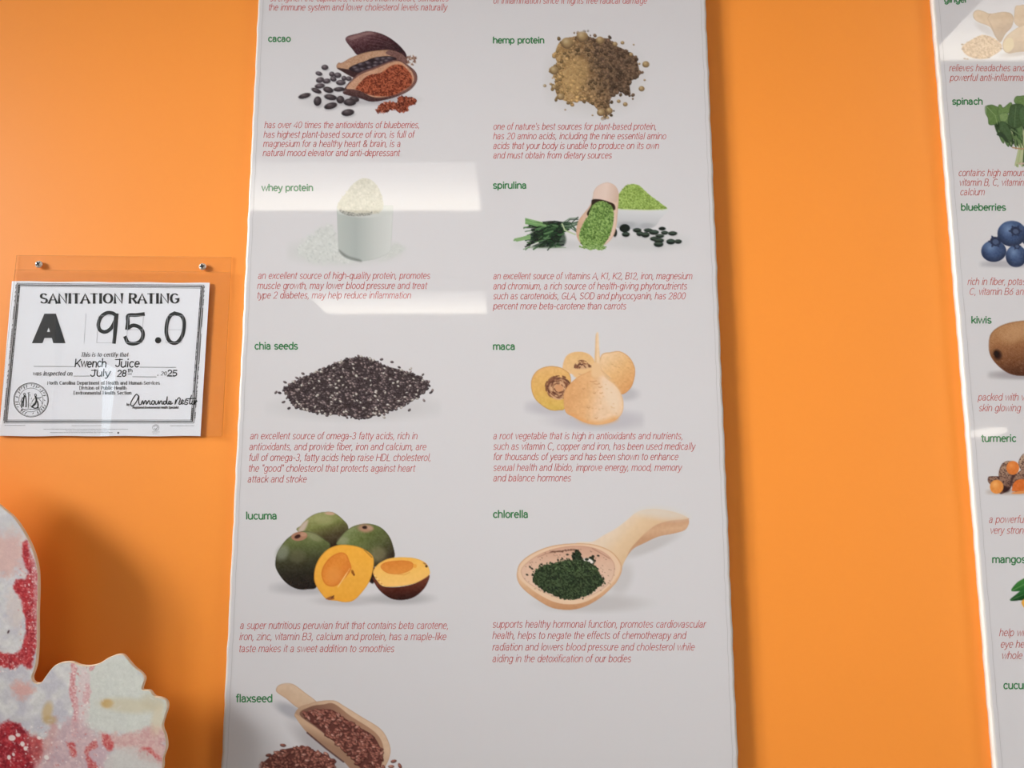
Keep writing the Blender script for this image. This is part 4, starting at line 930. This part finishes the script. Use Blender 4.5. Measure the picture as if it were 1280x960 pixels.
# ------------------------------------------------------------------ die-cut fruit board standing off the wall
CF = 0.075
OUT = [(-150,640),(-130,585),(-90,568),(-50,590),(0,632),(20,650),(37,678),(46,705),(48,730),(47,770),(47,802),(45,830),(40,846),(43,853),(51,853),(58,844),(66,834),(75,828.5),(88,827),(100,831),(112,832),(124,829),(136,822),(146,818),(154,818.5),(161,826),(168,834),(177,841),(181,848),(179,856),(178,862),(187,863),(193,870),(201,872),(208,876),(209.5,884),(206,896),(203,908),(207,920),(208.5,934),(204,948),(203,962),(190,1000),(150,1040),(60,1055),(-60,1050),(-140,1000),(-165,860),(-168,730)]
def pic_cutout():
    q = smooth_poly(OUT, 5)
    c = Canvas(-172, 560, 214, 1060, 1.15, paper=(206,200,198)).Z(0, 600, 2.667)
    R = c.rng
    frost = grain(mixc(grain((210,207,206),14,4,201), (192,188,197), 15, 203, .3, .7), 9, 1.4, 202)
    c.poly(q, frost, smooth=False, raw=True, aa=.6)
    pb = lambda pts, col, al=1.0, soft=4: c.poly(pts, grain(col, 9, 1.3, 231), alpha=al, soft=soft, warp=(max(2.2, soft*1.0), 5.0, 233))
    pb([(250,620),(330,600),(400,585),(470,640),(555,740),(545,850),(330,840),(270,800)], grain((208,210,202),6,3,205), .9, 6)       # greenish white lobe
    pb([(0,180),(60,170),(90,230),(60,300),(-60,330),(-120,260)], (214,166,156), .75, 10)
    pb([(60,350),(90,300),(110,400),(60,500),(20,420)], (212,196,190), .7, 8)
    red = mixc(mixc((150,22,34),(190,36,44),4,206),(212,96,96),2.0,207,.45,.85)
    band = [(78,205),(95,210),(104,255),(120,290),(128,350),(126,430),(122,520),(112,600),(100,630),(70,615),(40,630),(-30,615),(-60,580),(-20,572),(40,580),(70,560),(85,500),(78,440),(70,400),(50,370),(45,345),(66,330),(88,330),(92,300),(76,260)]
    pb(band, red, .95, 2.2)
    pb([(96,240),(112,260),(128,330),(128,470),(118,500),(112,400),(108,300)], mixc((212,176,178),(196,96,100),1.8,209), .75, 2.5)
    blob = [(-60,860),(-20,830),(30,805),(70,815),(100,850),(135,870),(140,920),(120,960),(60,985),(-60,990),(-140,950)]
    pb(blob, mixc(mixc((132,14,30),(184,30,42),5,210),(208,88,92),2.2,211,.5,.9), .95, 3.5)
    pb([(90,850),(150,860),(185,800),(190,870),(150,940),(110,940)], (206,120,112), .5, 6)
    pb([(40,690),(80,670),(110,700),(70,730)], (218,158,148), .8, 6)
    for pts in ([(238,615),(255,612),(254,680),(262,760),(252,850),(240,850),(246,760),(232,720)], [(296,615),(316,618),(310,632),(296,640)], [(285,680),(300,690),(296,740),(276,745),(282,700)]):
        pb(pts, mixc((206,120,124),(224,176,176),2,213), .85, 1.6)
    pb([(262,640),(300,650),(290,780),(276,850),(256,850)], (222,190,194), .6, 4)
    pb([(180,850),(230,800),(330,850),(360,900),(350,980),(120,985),(160,900)], mixc((214,178,180),(196,160,168),5,215), .8, 6)
    pb([(340,850),(420,845),(540,820),(555,880),(545,960),(470,930),(400,900),(350,890)], mixc((218,178,172),(206,150,148),4,217), .85, 5)
    pb([(310,875),(345,880),(358,930),(352,990),(300,1010),(280,930)], (200,172,182), .8, 3)
    for pts in ([(225,880),(245,875),(255,905),(245,925),(230,905)], [(300,880),(320,872),(322,890),(296,910),(318,945),(335,985),(320,1000),(295,960),(282,905)], [(340,855),(360,850),(380,885),(370,905),(350,895)], [(455,910),(490,890),(540,930),(520,945),(470,930)]):
        pb(pts, mixc((198,62,66),(214,130,124),2,219), .85, 2)
    pb([(360,920),(430,890),(500,915),(535,945),(500,1010),(360,1010)], (206,202,198), .85, 5)
    c.ell(358, 745, 20, 14, 0, (196,140,60), soft=True, alpha=.9); c.ell(430, 752, 90, 24, 5, (206,192,158), soft=True, alpha=.6); c.ell(510, 742, 40, 26, 20, (196,182,150), soft=True, alpha=.5); c.ell(525,800,20,50,10,(216,200,168),soft=True,alpha=.6)
    c.ell(158, 770, 16, 30, 15, (204,168,108), soft=True, alpha=.7); c.ell(165, 800, 22, 14, 0, (190,150,90), soft=True, alpha=.6)
    c.ell(28, 506, 3, 6, 25, (70,44,50)); c.ell(40,150,60,40,0,(196,192,192),soft=True,alpha=.5)
    # printed crumbs of ice: bright specks on the red fruit
    for k in range(520):
        x, y = R.choice([(R.uniform(60,128), R.uniform(250,600)), (R.uniform(-40,140), R.uniform(820,960)), (R.uniform(236,300), R.uniform(620,850)), (R.uniform(140,360), R.uniform(840,960)), (R.uniform(95,128), R.uniform(300,560)), (R.uniform(-60,60), R.uniform(575,640))])
        c.ell(x, y, R.uniform(1.2,4.2), R.uniform(1.0,2.8), R.uniform(0,180), R.choice([(232,216,212),(222,170,166),(240,232,228),(206,130,128)]), alpha=R.uniform(.45,.95))
    for k in range(60):
        x, y = R.uniform(-60,560), R.uniform(630,980); c.ln([(x,y),(x+R.uniform(-12,12),y+R.uniform(-12,12))], R.uniform(.6,1.2), (222,216,216), .5)
    for x, y, r in [(40,860,12),(75,880,9),(85,895,8),(155,925,9),(60,850,8),(130,860,7),(45,915,6),(30,925,8)]: c.ell(x, y, r, r*.8, R.uniform(0,90), (236,226,222), alpha=.9)
    # keep paint inside the outline
    return c, q
cc, q = pic_cutout()
base = P(10, 1050, CF)
ce = empty('fruit_cutout', (base[0], 0, base[2]), 'die-cut board with a frosty white and red fruit print at lower left', 'wall decoration')
bv = [P(x, y, CF) for x, y in q]
n = len(bv); TH = .0048
vv = [(x, y + TH, z) for x, y, z in bv] + [(x, y + .0008, z) for x, y, z in bv]
cen = np.mean(np.array(bv), 0)
ins = []
for i in range(n):
    a, b = np.array(bv[i-1]), np.array(bv[(i+1) % n]); t = b-a; nrm = np.array((-t[2], 0, t[0])); nrm /= (np.linalg.norm(nrm)+1e-9)
    ins.append(nrm)
area = sum(bv[i][0]*bv[(i+1) % n][2]-bv[(i+1) % n][0]*bv[i][2] for i in range(n))
sg = 1 if area > 0 else -1
vv += [tuple(np.array(bv[i]) + sg*ins[i]*.0006 + np.array((0, .0001, 0))) for i in range(n)]
fc = [(i, (i+1) % n, n+(i+1) % n, n+i) for i in range(n)] + [(n+i, n+(i+1) % n, 2*n+(i+1) % n, 2*n+i) for i in range(n)] + [tuple(range(n)), tuple(2*n+i for i in range(n))]
obj('board', vv, fc, M['core'], ce)
# print sheet: painted cells clipped to the outline
m = np.zeros(cc.a.shape, bool)
for i in range(n):
    ax, ay = q[i]; bx, by = q[(i+1) % n]
    if ay != by: m ^= ((ay > cc.Y) != (by > cc.Y)) & (cc.X < (bx-ax)*(cc.Y-ay)/(by-ay)+ax)
dil = m.copy()
cc.a = np.where(dil, 1.0, 0.0)
# shrink by one cell so that the sheet stays on the board
mm = m.copy(); mm[1:-1,1:-1] = m[1:-1,1:-1] & m[:-2,1:-1] & m[2:,1:-1] & m[1:-1,:-2] & m[1:-1,2:]
cc.a = np.where(mm[:,:], 1.0, 0.0); sh = cc.a.copy()
sh[1:-1,1:-1] = (cc.a[1:-1,1:-1] + 0)*((cc.a[:-2,1:-1] > 0) & (cc.a[2:,1:-1] > 0) & (cc.a[1:-1,:-2] > 0) & (cc.a[1:-1,2:] > 0)); cc.a = sh
cc.build('printed_face', M['ink_cut'], ce, CF + .0001, fade=0)
for x, y in ((-90, 760), (-40, 960), (110, 930)):
    px = P(x, y, 0.0); MB().box((px[0]-.03, -(CF-TH)-.0003, px[2]-.03), (px[0]+.03, -.0004, px[2]+.03)).build('mounting_block', M['wood'], ce)

# ------------------------------------------------------------------ certificate in its clear holder
HB, HP, HF = .0028, .0036, .0064          # back sheet front face, paper, front sheet face (bowed)
tl, tr, br, bl = P(20.5,319,HB), P(289,321,HB), P(277.5,545,HB), P(-2,545,HB)
he = empty('sign_holder', ((bl[0]+br[0])/2, 0, bl[2]), 'clear acrylic holder screwed to the orange wall around a certificate', 'sign holder')
def slab(name, quad, y0, y1, m, parent, bow=0.0, nx=1):
    """quad tl,tr,br,bl on the wall; from depth y0 to y1; bow pushes the sheet forward in gentle waves"""
    q = np.array(quad, float); v, f = [], []
    for side, d in ((0, y0), (1, y1)):
        for j in range(nx+1):
            for i in range(nx+1):
                s, t = i/nx, j/nx
                p = (q[0]*(1-s)+q[1]*s)*(1-t)+(q[3]*(1-s)+q[2]*s)*t
                w = bow*(sin(pi*s)*.7*t + .09*sin(s*9+t*2.2)*t + .03*sin(s*23+t*3.0)*t)
                v.append((p[0], -d-w, p[2]))
    k = (nx+1)**2
    for j in range(nx):
        for i in range(nx):
            a = j*(nx+1)+i; f.append((a, a+1, a+nx+2, a+nx+1)); f.append((k+a, k+a+nx+1, k+a+nx+2, k+a+1))
    body = obj(name, v, f, m, parent, smooth=True)
    rim = [i for i in range(nx+1)] + [j*(nx+1)+nx for j in range(1, nx+1)] + [nx*(nx+1)+i for i in range(nx-1, -1, -1)] + [j*(nx+1) for j in range(nx-1, 0, -1)]
    rv = [v[i] for i in rim] + [v[k+i] for i in rim]; r = len(rim)
    obj('polished_edge', rv, [(i, r+i, r+(i+1) % r, (i+1) % r) for i in range(r)], M['acrylic_edge'], body)
    return body
slab('back_sheet', (tl, tr, br, bl), .0012, HB, M['acrylic'], he)
ftl, ftr = P(18.5,337,HF), P(288,340,HF); fbr, fbl = P(277,545.5,HF), P(-3,545.5,HF)
slab('front_sheet', (ftl, ftr, fbr, fbl), HF-.0017, HF, M['acrylic'], he, bow=.0022, nx=40)
for (x, y) in ((49, 330.5), (253.5, 333.5)):
    p = P(x, y, HB)
    hd = MB().lathe([(.0028, HB+.0001), (.0052, HB+.0003), (.0052, HB+.001), (.0044, HB+.0024), (.0024, HB+.0031)], (p[0], 0, p[2])).build('screw', M['steel'], he, smooth=True)
    a = radians(35 if x < 100 else 10); V, F = [], []
    for t in (a, a+pi/2):
        c_, s_ = cos(t), sin(t); b = len(V); l_, w_ = .0036, .0011
        for u, w in ((-l_, -w_), (l_, -w_), (l_, w_), (-l_, w_)): V.append((p[0]+u*c_-w*s_, -(HB+.0033), p[2]+u*s_+w*c_))
        F.append((b, b+1, b+2, b+3))
    obj('cross_slot', V, F, M['dark'], hd)  # flat near-black cross painted over the head for the slot's shade
# the certificate itself
def z2p(x, y): return (x/3.6933, 300 + y/3.6923)
cq = [z2p(55,190), z2p(968,198), z2p(925,905), z2p(-6,905)]
c3 = [P(x, y, HP) for x, y in cq]
k_ = empty('certificate', ((c3[2][0]+c3[3][0])/2, -HP, c3[3][2]), 'white sanitation rating certificate with grade A and score inside the clear holder', 'certificate')
NX = 24; v, f = [], []
for d in (HP-.0004, HP):
    for j in (0, 1):
        for i in range(NX+1):
            s = i/NX; a = np.array(c3[0 if j == 0 else 3])*(1-s)+np.array(c3[1 if j == 0 else 2])*s
            v.append((a[0], -d, a[2]+.0004*sin(s*21+j)))
w_ = NX+1
for i in range(NX): f += [(i, i+1, w_+i+1, w_+i), (2*w_+i, 3*w_+i, 3*w_+i+1, 2*w_+i+1), (i, 2*w_+i, 2*w_+i+1, i+1), (w_+i, w_+i+1, 3*w_+i+1, 3*w_+i)]
f += [(0, w_, 3*w_, 2*w_), (NX, 2*w_+NX, 3*w_+NX, w_+NX)]
obj('paper_sheet', v, f, M['cert'], k_)
CT = HP + .0002
def zmesh(name, V, F, m, label=None):
    V = [z2p(p[0], p[1]) + ((p[2] if len(p) > 2 else 0),) for p in V]; return flat_mesh(name, V, F, CT, m, k_, label)
def zstrokes(name, strokes, w, m, contrast=None, label=None):
    V, F = [], []
    for s in strokes: stroke(V, F, s, w, contrast)
    return zmesh(name, V, F, m, label)
def sm(pts, k=5):
    P_ = [np.array(p, float) for p in pts]; P_ = [2*P_[0]-P_[1]]+P_+[2*P_[-1]-P_[-2]]; out = []
    for i in range(1, len(P_)-2):
        p0, p1, p2, p3 = P_[i-1:i+3]
        for j in range(k):
            t = j/k; out.append(tuple(.5*((2*p1)+(-p0+p2)*t+(2*p0-5*p1+4*p2-p3)*t*t+(-p0+3*p1-3*p2+p3)*t**3)))
    return out+[tuple(P_[-2])]
# border: thin outer and heavier inner line; the sides carry a rope-like dash row
def frame(o, w):
    return [[(84+o*.9,205+o),(936-o,213+o)], [(936-o,213+o),(890-o,840-o)], [(890-o,840-o),(24+o,840-o)], [(24+o,840-o),(84+o*.9,205+o)]]
V, F = [], []
for s in frame(-5, 1): stroke(V, F, s, 2.0)
for s in frame(2, 1): stroke(V, F, s, 4.6)
for s in frame(9, 1): stroke(V, F, s, 1.8)
rr = random.Random(4)
for t in range(62):
    a = t/62
    for (xa, ya, xb, yb) in ((82,206,24,836), (936,214,891,836)):
        x, y = xa+(xb-xa)*a, ya+(yb-ya)*a
        for dx in (-8, 8):
            if rr.random() < .75: stroke(V, F, [(x+dx+1, y), (x+dx-1, y+7)], 2.4)
zmesh('border_lines', V, F, M['black'])
def zline(V, F, t, x0, x1, b, em, w, **k): set_line(V, F, t, x0, x1, b, em, w, **k)
V, F = [], []; zline(V, F, 'SANITATION RATING', 184, 826, 291, 60, 12, serif=True, contrast=.30); zmesh('title_text', V, F, M['black'])
zmesh('grade_letter', [(147,476,0),(205,340,0),(250,340,0),(196,476,0), (206,340,2),(258,340,2),(302,476,2),(246,476,2), (190,424,4),(262,424,4),(268,452,4),(180,452,4)], [(0,1,2,3),(4,5,6,7),(8,9,10,11)], M['black'])
zstrokes('divider_line', [[(397,340),(388,478)]], 1.5, M['faint'])
for s_ in ([[(455,350),(526,350),(520,474),(446,474),(455,350)]], [[(592,350),(662,350),(655,474),(584,474),(592,350)], [(588,414),(660,414)]], [[(774,350),(846,350),(838,474),(766,474),(774,350)], [(770,414),(842,414)]]):
    zstrokes('score_box', s_, 1.5, M['faint'])
SC_ = [sm([(536,350),(520,338),(492,337),(466,356),(454,390),(462,416),(486,424),(512,408),(530,376),(538,346)]), sm([(538,343),(534,400),(526,474)]), sm([(664,342),(630,346),(592,349),(590,380),(586,410)]), sm([(588,408),(615,394),(645,404),(660,430),(652,462),(624,478),(592,474),(578,448)]), sm([(806,338),(838,350),(850,384),(842,440),(815,474),(784,468),(768,430),(772,380),(786,350),(806,338)])]
zstrokes('score_digits', SC_ + [arc(730,463,6,6,0,360,12)], 17, M['marker'], label='handwritten black score')
V, F = [], []
zline(V, F, 'This is to certify that', 372, 590, 538, 26, 2.6, shear=.22, serif=True, contrast=.5)
zmesh('certify_text', V, F, M['black']); V, F = [], []
zline(V, F, 'was inspected on', 151, 332, 625, 26, 2.9, shear=.22, serif=True, contrast=.5)
zmesh('certify_text', V, F, M['black']); V, F = [], []
zline(V, F, ', 20', 726, 768, 624, 24, 2.6, shear=.2, serif=True, contrast=.5)
zmesh('certify_text', V, F, M['black'])
for s_ in ([(156,583),(345,584)], [(645,587),(812,588)], [(340,628),(415,628)], [(612,631),(722,632)], [(772,630),(806,630)]):
    zstrokes('fill_in_line', [s_], 1.9, M['black'])
def hand(V, F, t, x0, x1, b, em, w, seed):
    r = random.Random(seed); ps, wd = line_strokes(t); sx = (x1-x0)/wd
    for p in ps:
        j = (r.uniform(-.02,.02), r.uniform(-.03,.03))
        stroke(V, F, [(x0+(u+j[0])*sx+.1*v_*em, b-(v_+j[1])*em) for u, v_ in p], w)
V, F = [], []
hand(V, F, 'Kwench', 344, 488, 586, 50, 5.0, 1); hand(V, F, 'Juice', 530, 642, 586, 50, 5.0, 2); stroke(V, F, [(532,552),(566,551)], 4)
zmesh('handwritten_text', V, F, M['marker']); V, F = [], []
hand(V, F, 'July', 416, 506, 629, 44, 4.8, 3); stroke(V, F, [(422,602),(452,601)], 4); hand(V, F, '28', 540, 582, 629, 40, 4.8, 4)
hand(V, F, 'th', 588, 611, 610, 22, 3, 5); stroke(V, F, [(590,619),(608,618)], 3)
zmesh('handwritten_text', V, F, M['marker']); V, F = [], []
hand(V, F, '25', 770, 816, 627, 36, 5.0, 6)
zmesh('handwritten_text', V, F, M['marker'])
V, F = [], []
zline(V, F, 'North Carolina Department of Health and Human Services', 218, 737, 667, 21, 2.6, serif=True, contrast=.45)
zline(V, F, 'Division of Public Health', 366, 582, 690, 21, 2.6, serif=True, contrast=.45)
zline(V, F, 'Environmental Health Section', 339, 606, 713, 21, 2.6, serif=True, contrast=.45)
zline(V, F, 'by', 585, 597, 765, 17, 2, serif=True, contrast=.6)
zline(V, F, 'Registered Environmental Health Specialist', 611, 824, 778, 14, 1.9, shear=.15)
zmesh('department_text', V, F, M['black'])
SIG = [sm([(640,722),(630,712),(616,728),(604,752),(606,765),(618,762),(632,742),(641,720),(640,745),(644,760),(652,758)]),
       sm([(652,758),(656,744),(660,744),(662,758),(670,742),(675,744),(677,758),(686,742),(691,745),(692,758),(700,756)]),
       sm([(716,744),(704,742),(700,754),(708,759),(716,746),(718,757),(726,756),(732,742),(734,757),(742,743),(747,746),(748,757),(754,756)]),
       sm([(766,744),(756,746),(756,757),(764,756),(770,738),(772,722),(770,745),(772,757),(780,756),(790,748),(782,744),(778,754),(788,758),(797,753)], 4),
       sm([(812,737),(808,758),(816,740),(826,728),(832,735),(826,756),(834,757),(846,744),(842,738),(836,748),(842,757),(852,752)]),
       sm([(868,742),(858,738),(854,747),(866,752),(862,759),(852,758)]), sm([(884,716),(876,745),(877,757),(886,754)]), sm([(858,733),(880,732),(905,731)]), sm([(888,742),(886,757),(894,755),(898,741),(899,758),(906,742),(910,746)])]
zstrokes('signature', SIG, 4.6, M['marker'])
# round seal
V, F = [], []
cx, cy = 143, 738
for r, w in ((80, 2.6), (76, 1.2), (56, 1.6)): stroke(V, F, [(cx+r*1.0*cos(2*pi*k/48), cy+r*.98*sin(2*pi*k/48)) for k in range(49)], w)
rng = random.Random(9)
for k in range(36):
    a = 2*pi*k/36; 
    if rng.random() < .1: continue
    for rr_ in ((60, 66), (66, 72)):
        if rng.random() < .8: stroke(V, F, [(cx+rr_[0]*cos(a+rng.uniform(-.05,.05)), cy+rr_[0]*sin(a)), (cx+rr_[1]*cos(a+.06), cy+rr_[1]*sin(a+.06))], 2.6)
def blobline(pts, w): stroke(V, F, pts, w)
# standing figure left, seated figure right, column between them
blobline(arc(113,712,4,5,0,360,8), 3); blobline(sm([(113,718),(108,740),(106,768)]), 7); blobline(sm([(118,720),(121,745),(120,770)]), 5); blobline(sm([(112,722),(100,735),(96,748)]), 3)
blobline(sm([(104,742),(98,760),(100,775)]), 4); blobline([(132,706),(131,772)], 2.5); blobline([(127,706),(138,704)], 2); blobline([(135,715),(140,712),(138,722)], 1.6)
blobline(arc(164,716,4.5,5.5,0,360,8), 3); blobline(sm([(164,722),(168,740),(160,758),(146,770)]), 8); blobline(sm([(168,730),(184,728),(192,724)]), 3); blobline(sm([(160,730),(150,742),(148,748)]), 2.5)
blobline(sm([(172,744),(176,762),(172,776)]), 6); blobline(sm([(146,770),(160,776),(178,774)]), 5); blobline(sm([(180,736),(190,744),(194,756)]), 2); blobline([(100,782),(186,781)], 2)
for k in range(26): x, y = cx+rng.uniform(-46,46), cy+rng.uniform(-20,44); blobline([(x,y),(x+rng.uniform(-4,4),y+rng.uniform(2,5))], 1.6)
zmesh('round_seal', V, F, M['black'])
# tiny printed footer lines
V, F = [], []
rng = random.Random(12)
def tiny(x0, x1, y, w=2.4):
    x = x0
    while x < x1:
        l_ = rng.uniform(3, 12); stroke(V, F, [(x, y+rng.uniform(-.6,.6)), (min(x+l_, x1), y)], w); x += l_+rng.uniform(1.5, 4)
tiny(22, 116, 855); zmesh('footer_print', V, F, M['grey']); V, F = [], []
tiny(332, 470, 857, 2); tiny(202, 590, 873); tiny(304, 500, 882, 2); tiny(232, 520, 889); zmesh('footer_print', V, F, M['grey']); V, F = [], []
tiny(786, 896, 857); zmesh('footer_print', V, F, M['grey']); V, F = [], []
tiny(702, 738, 886, 2); tiny(706, 732, 894, 1.6)
stroke(V, F, arc(719, 866, 15, 14, 0, 360, 18), 2); stroke(V, F, sm([(710,862),(718,856),(728,862),(720,872),(712,870)]), 2.6); stroke(V, F, [(715,876),(724,874)], 2.6)
zmesh('footer_emblem', V, F, M['grey'])
stroke_dot = arc(546, 890, 3, 3, 0, 360, 10); zstrokes('footer_star', [stroke_dot], 3.4, M['black'])
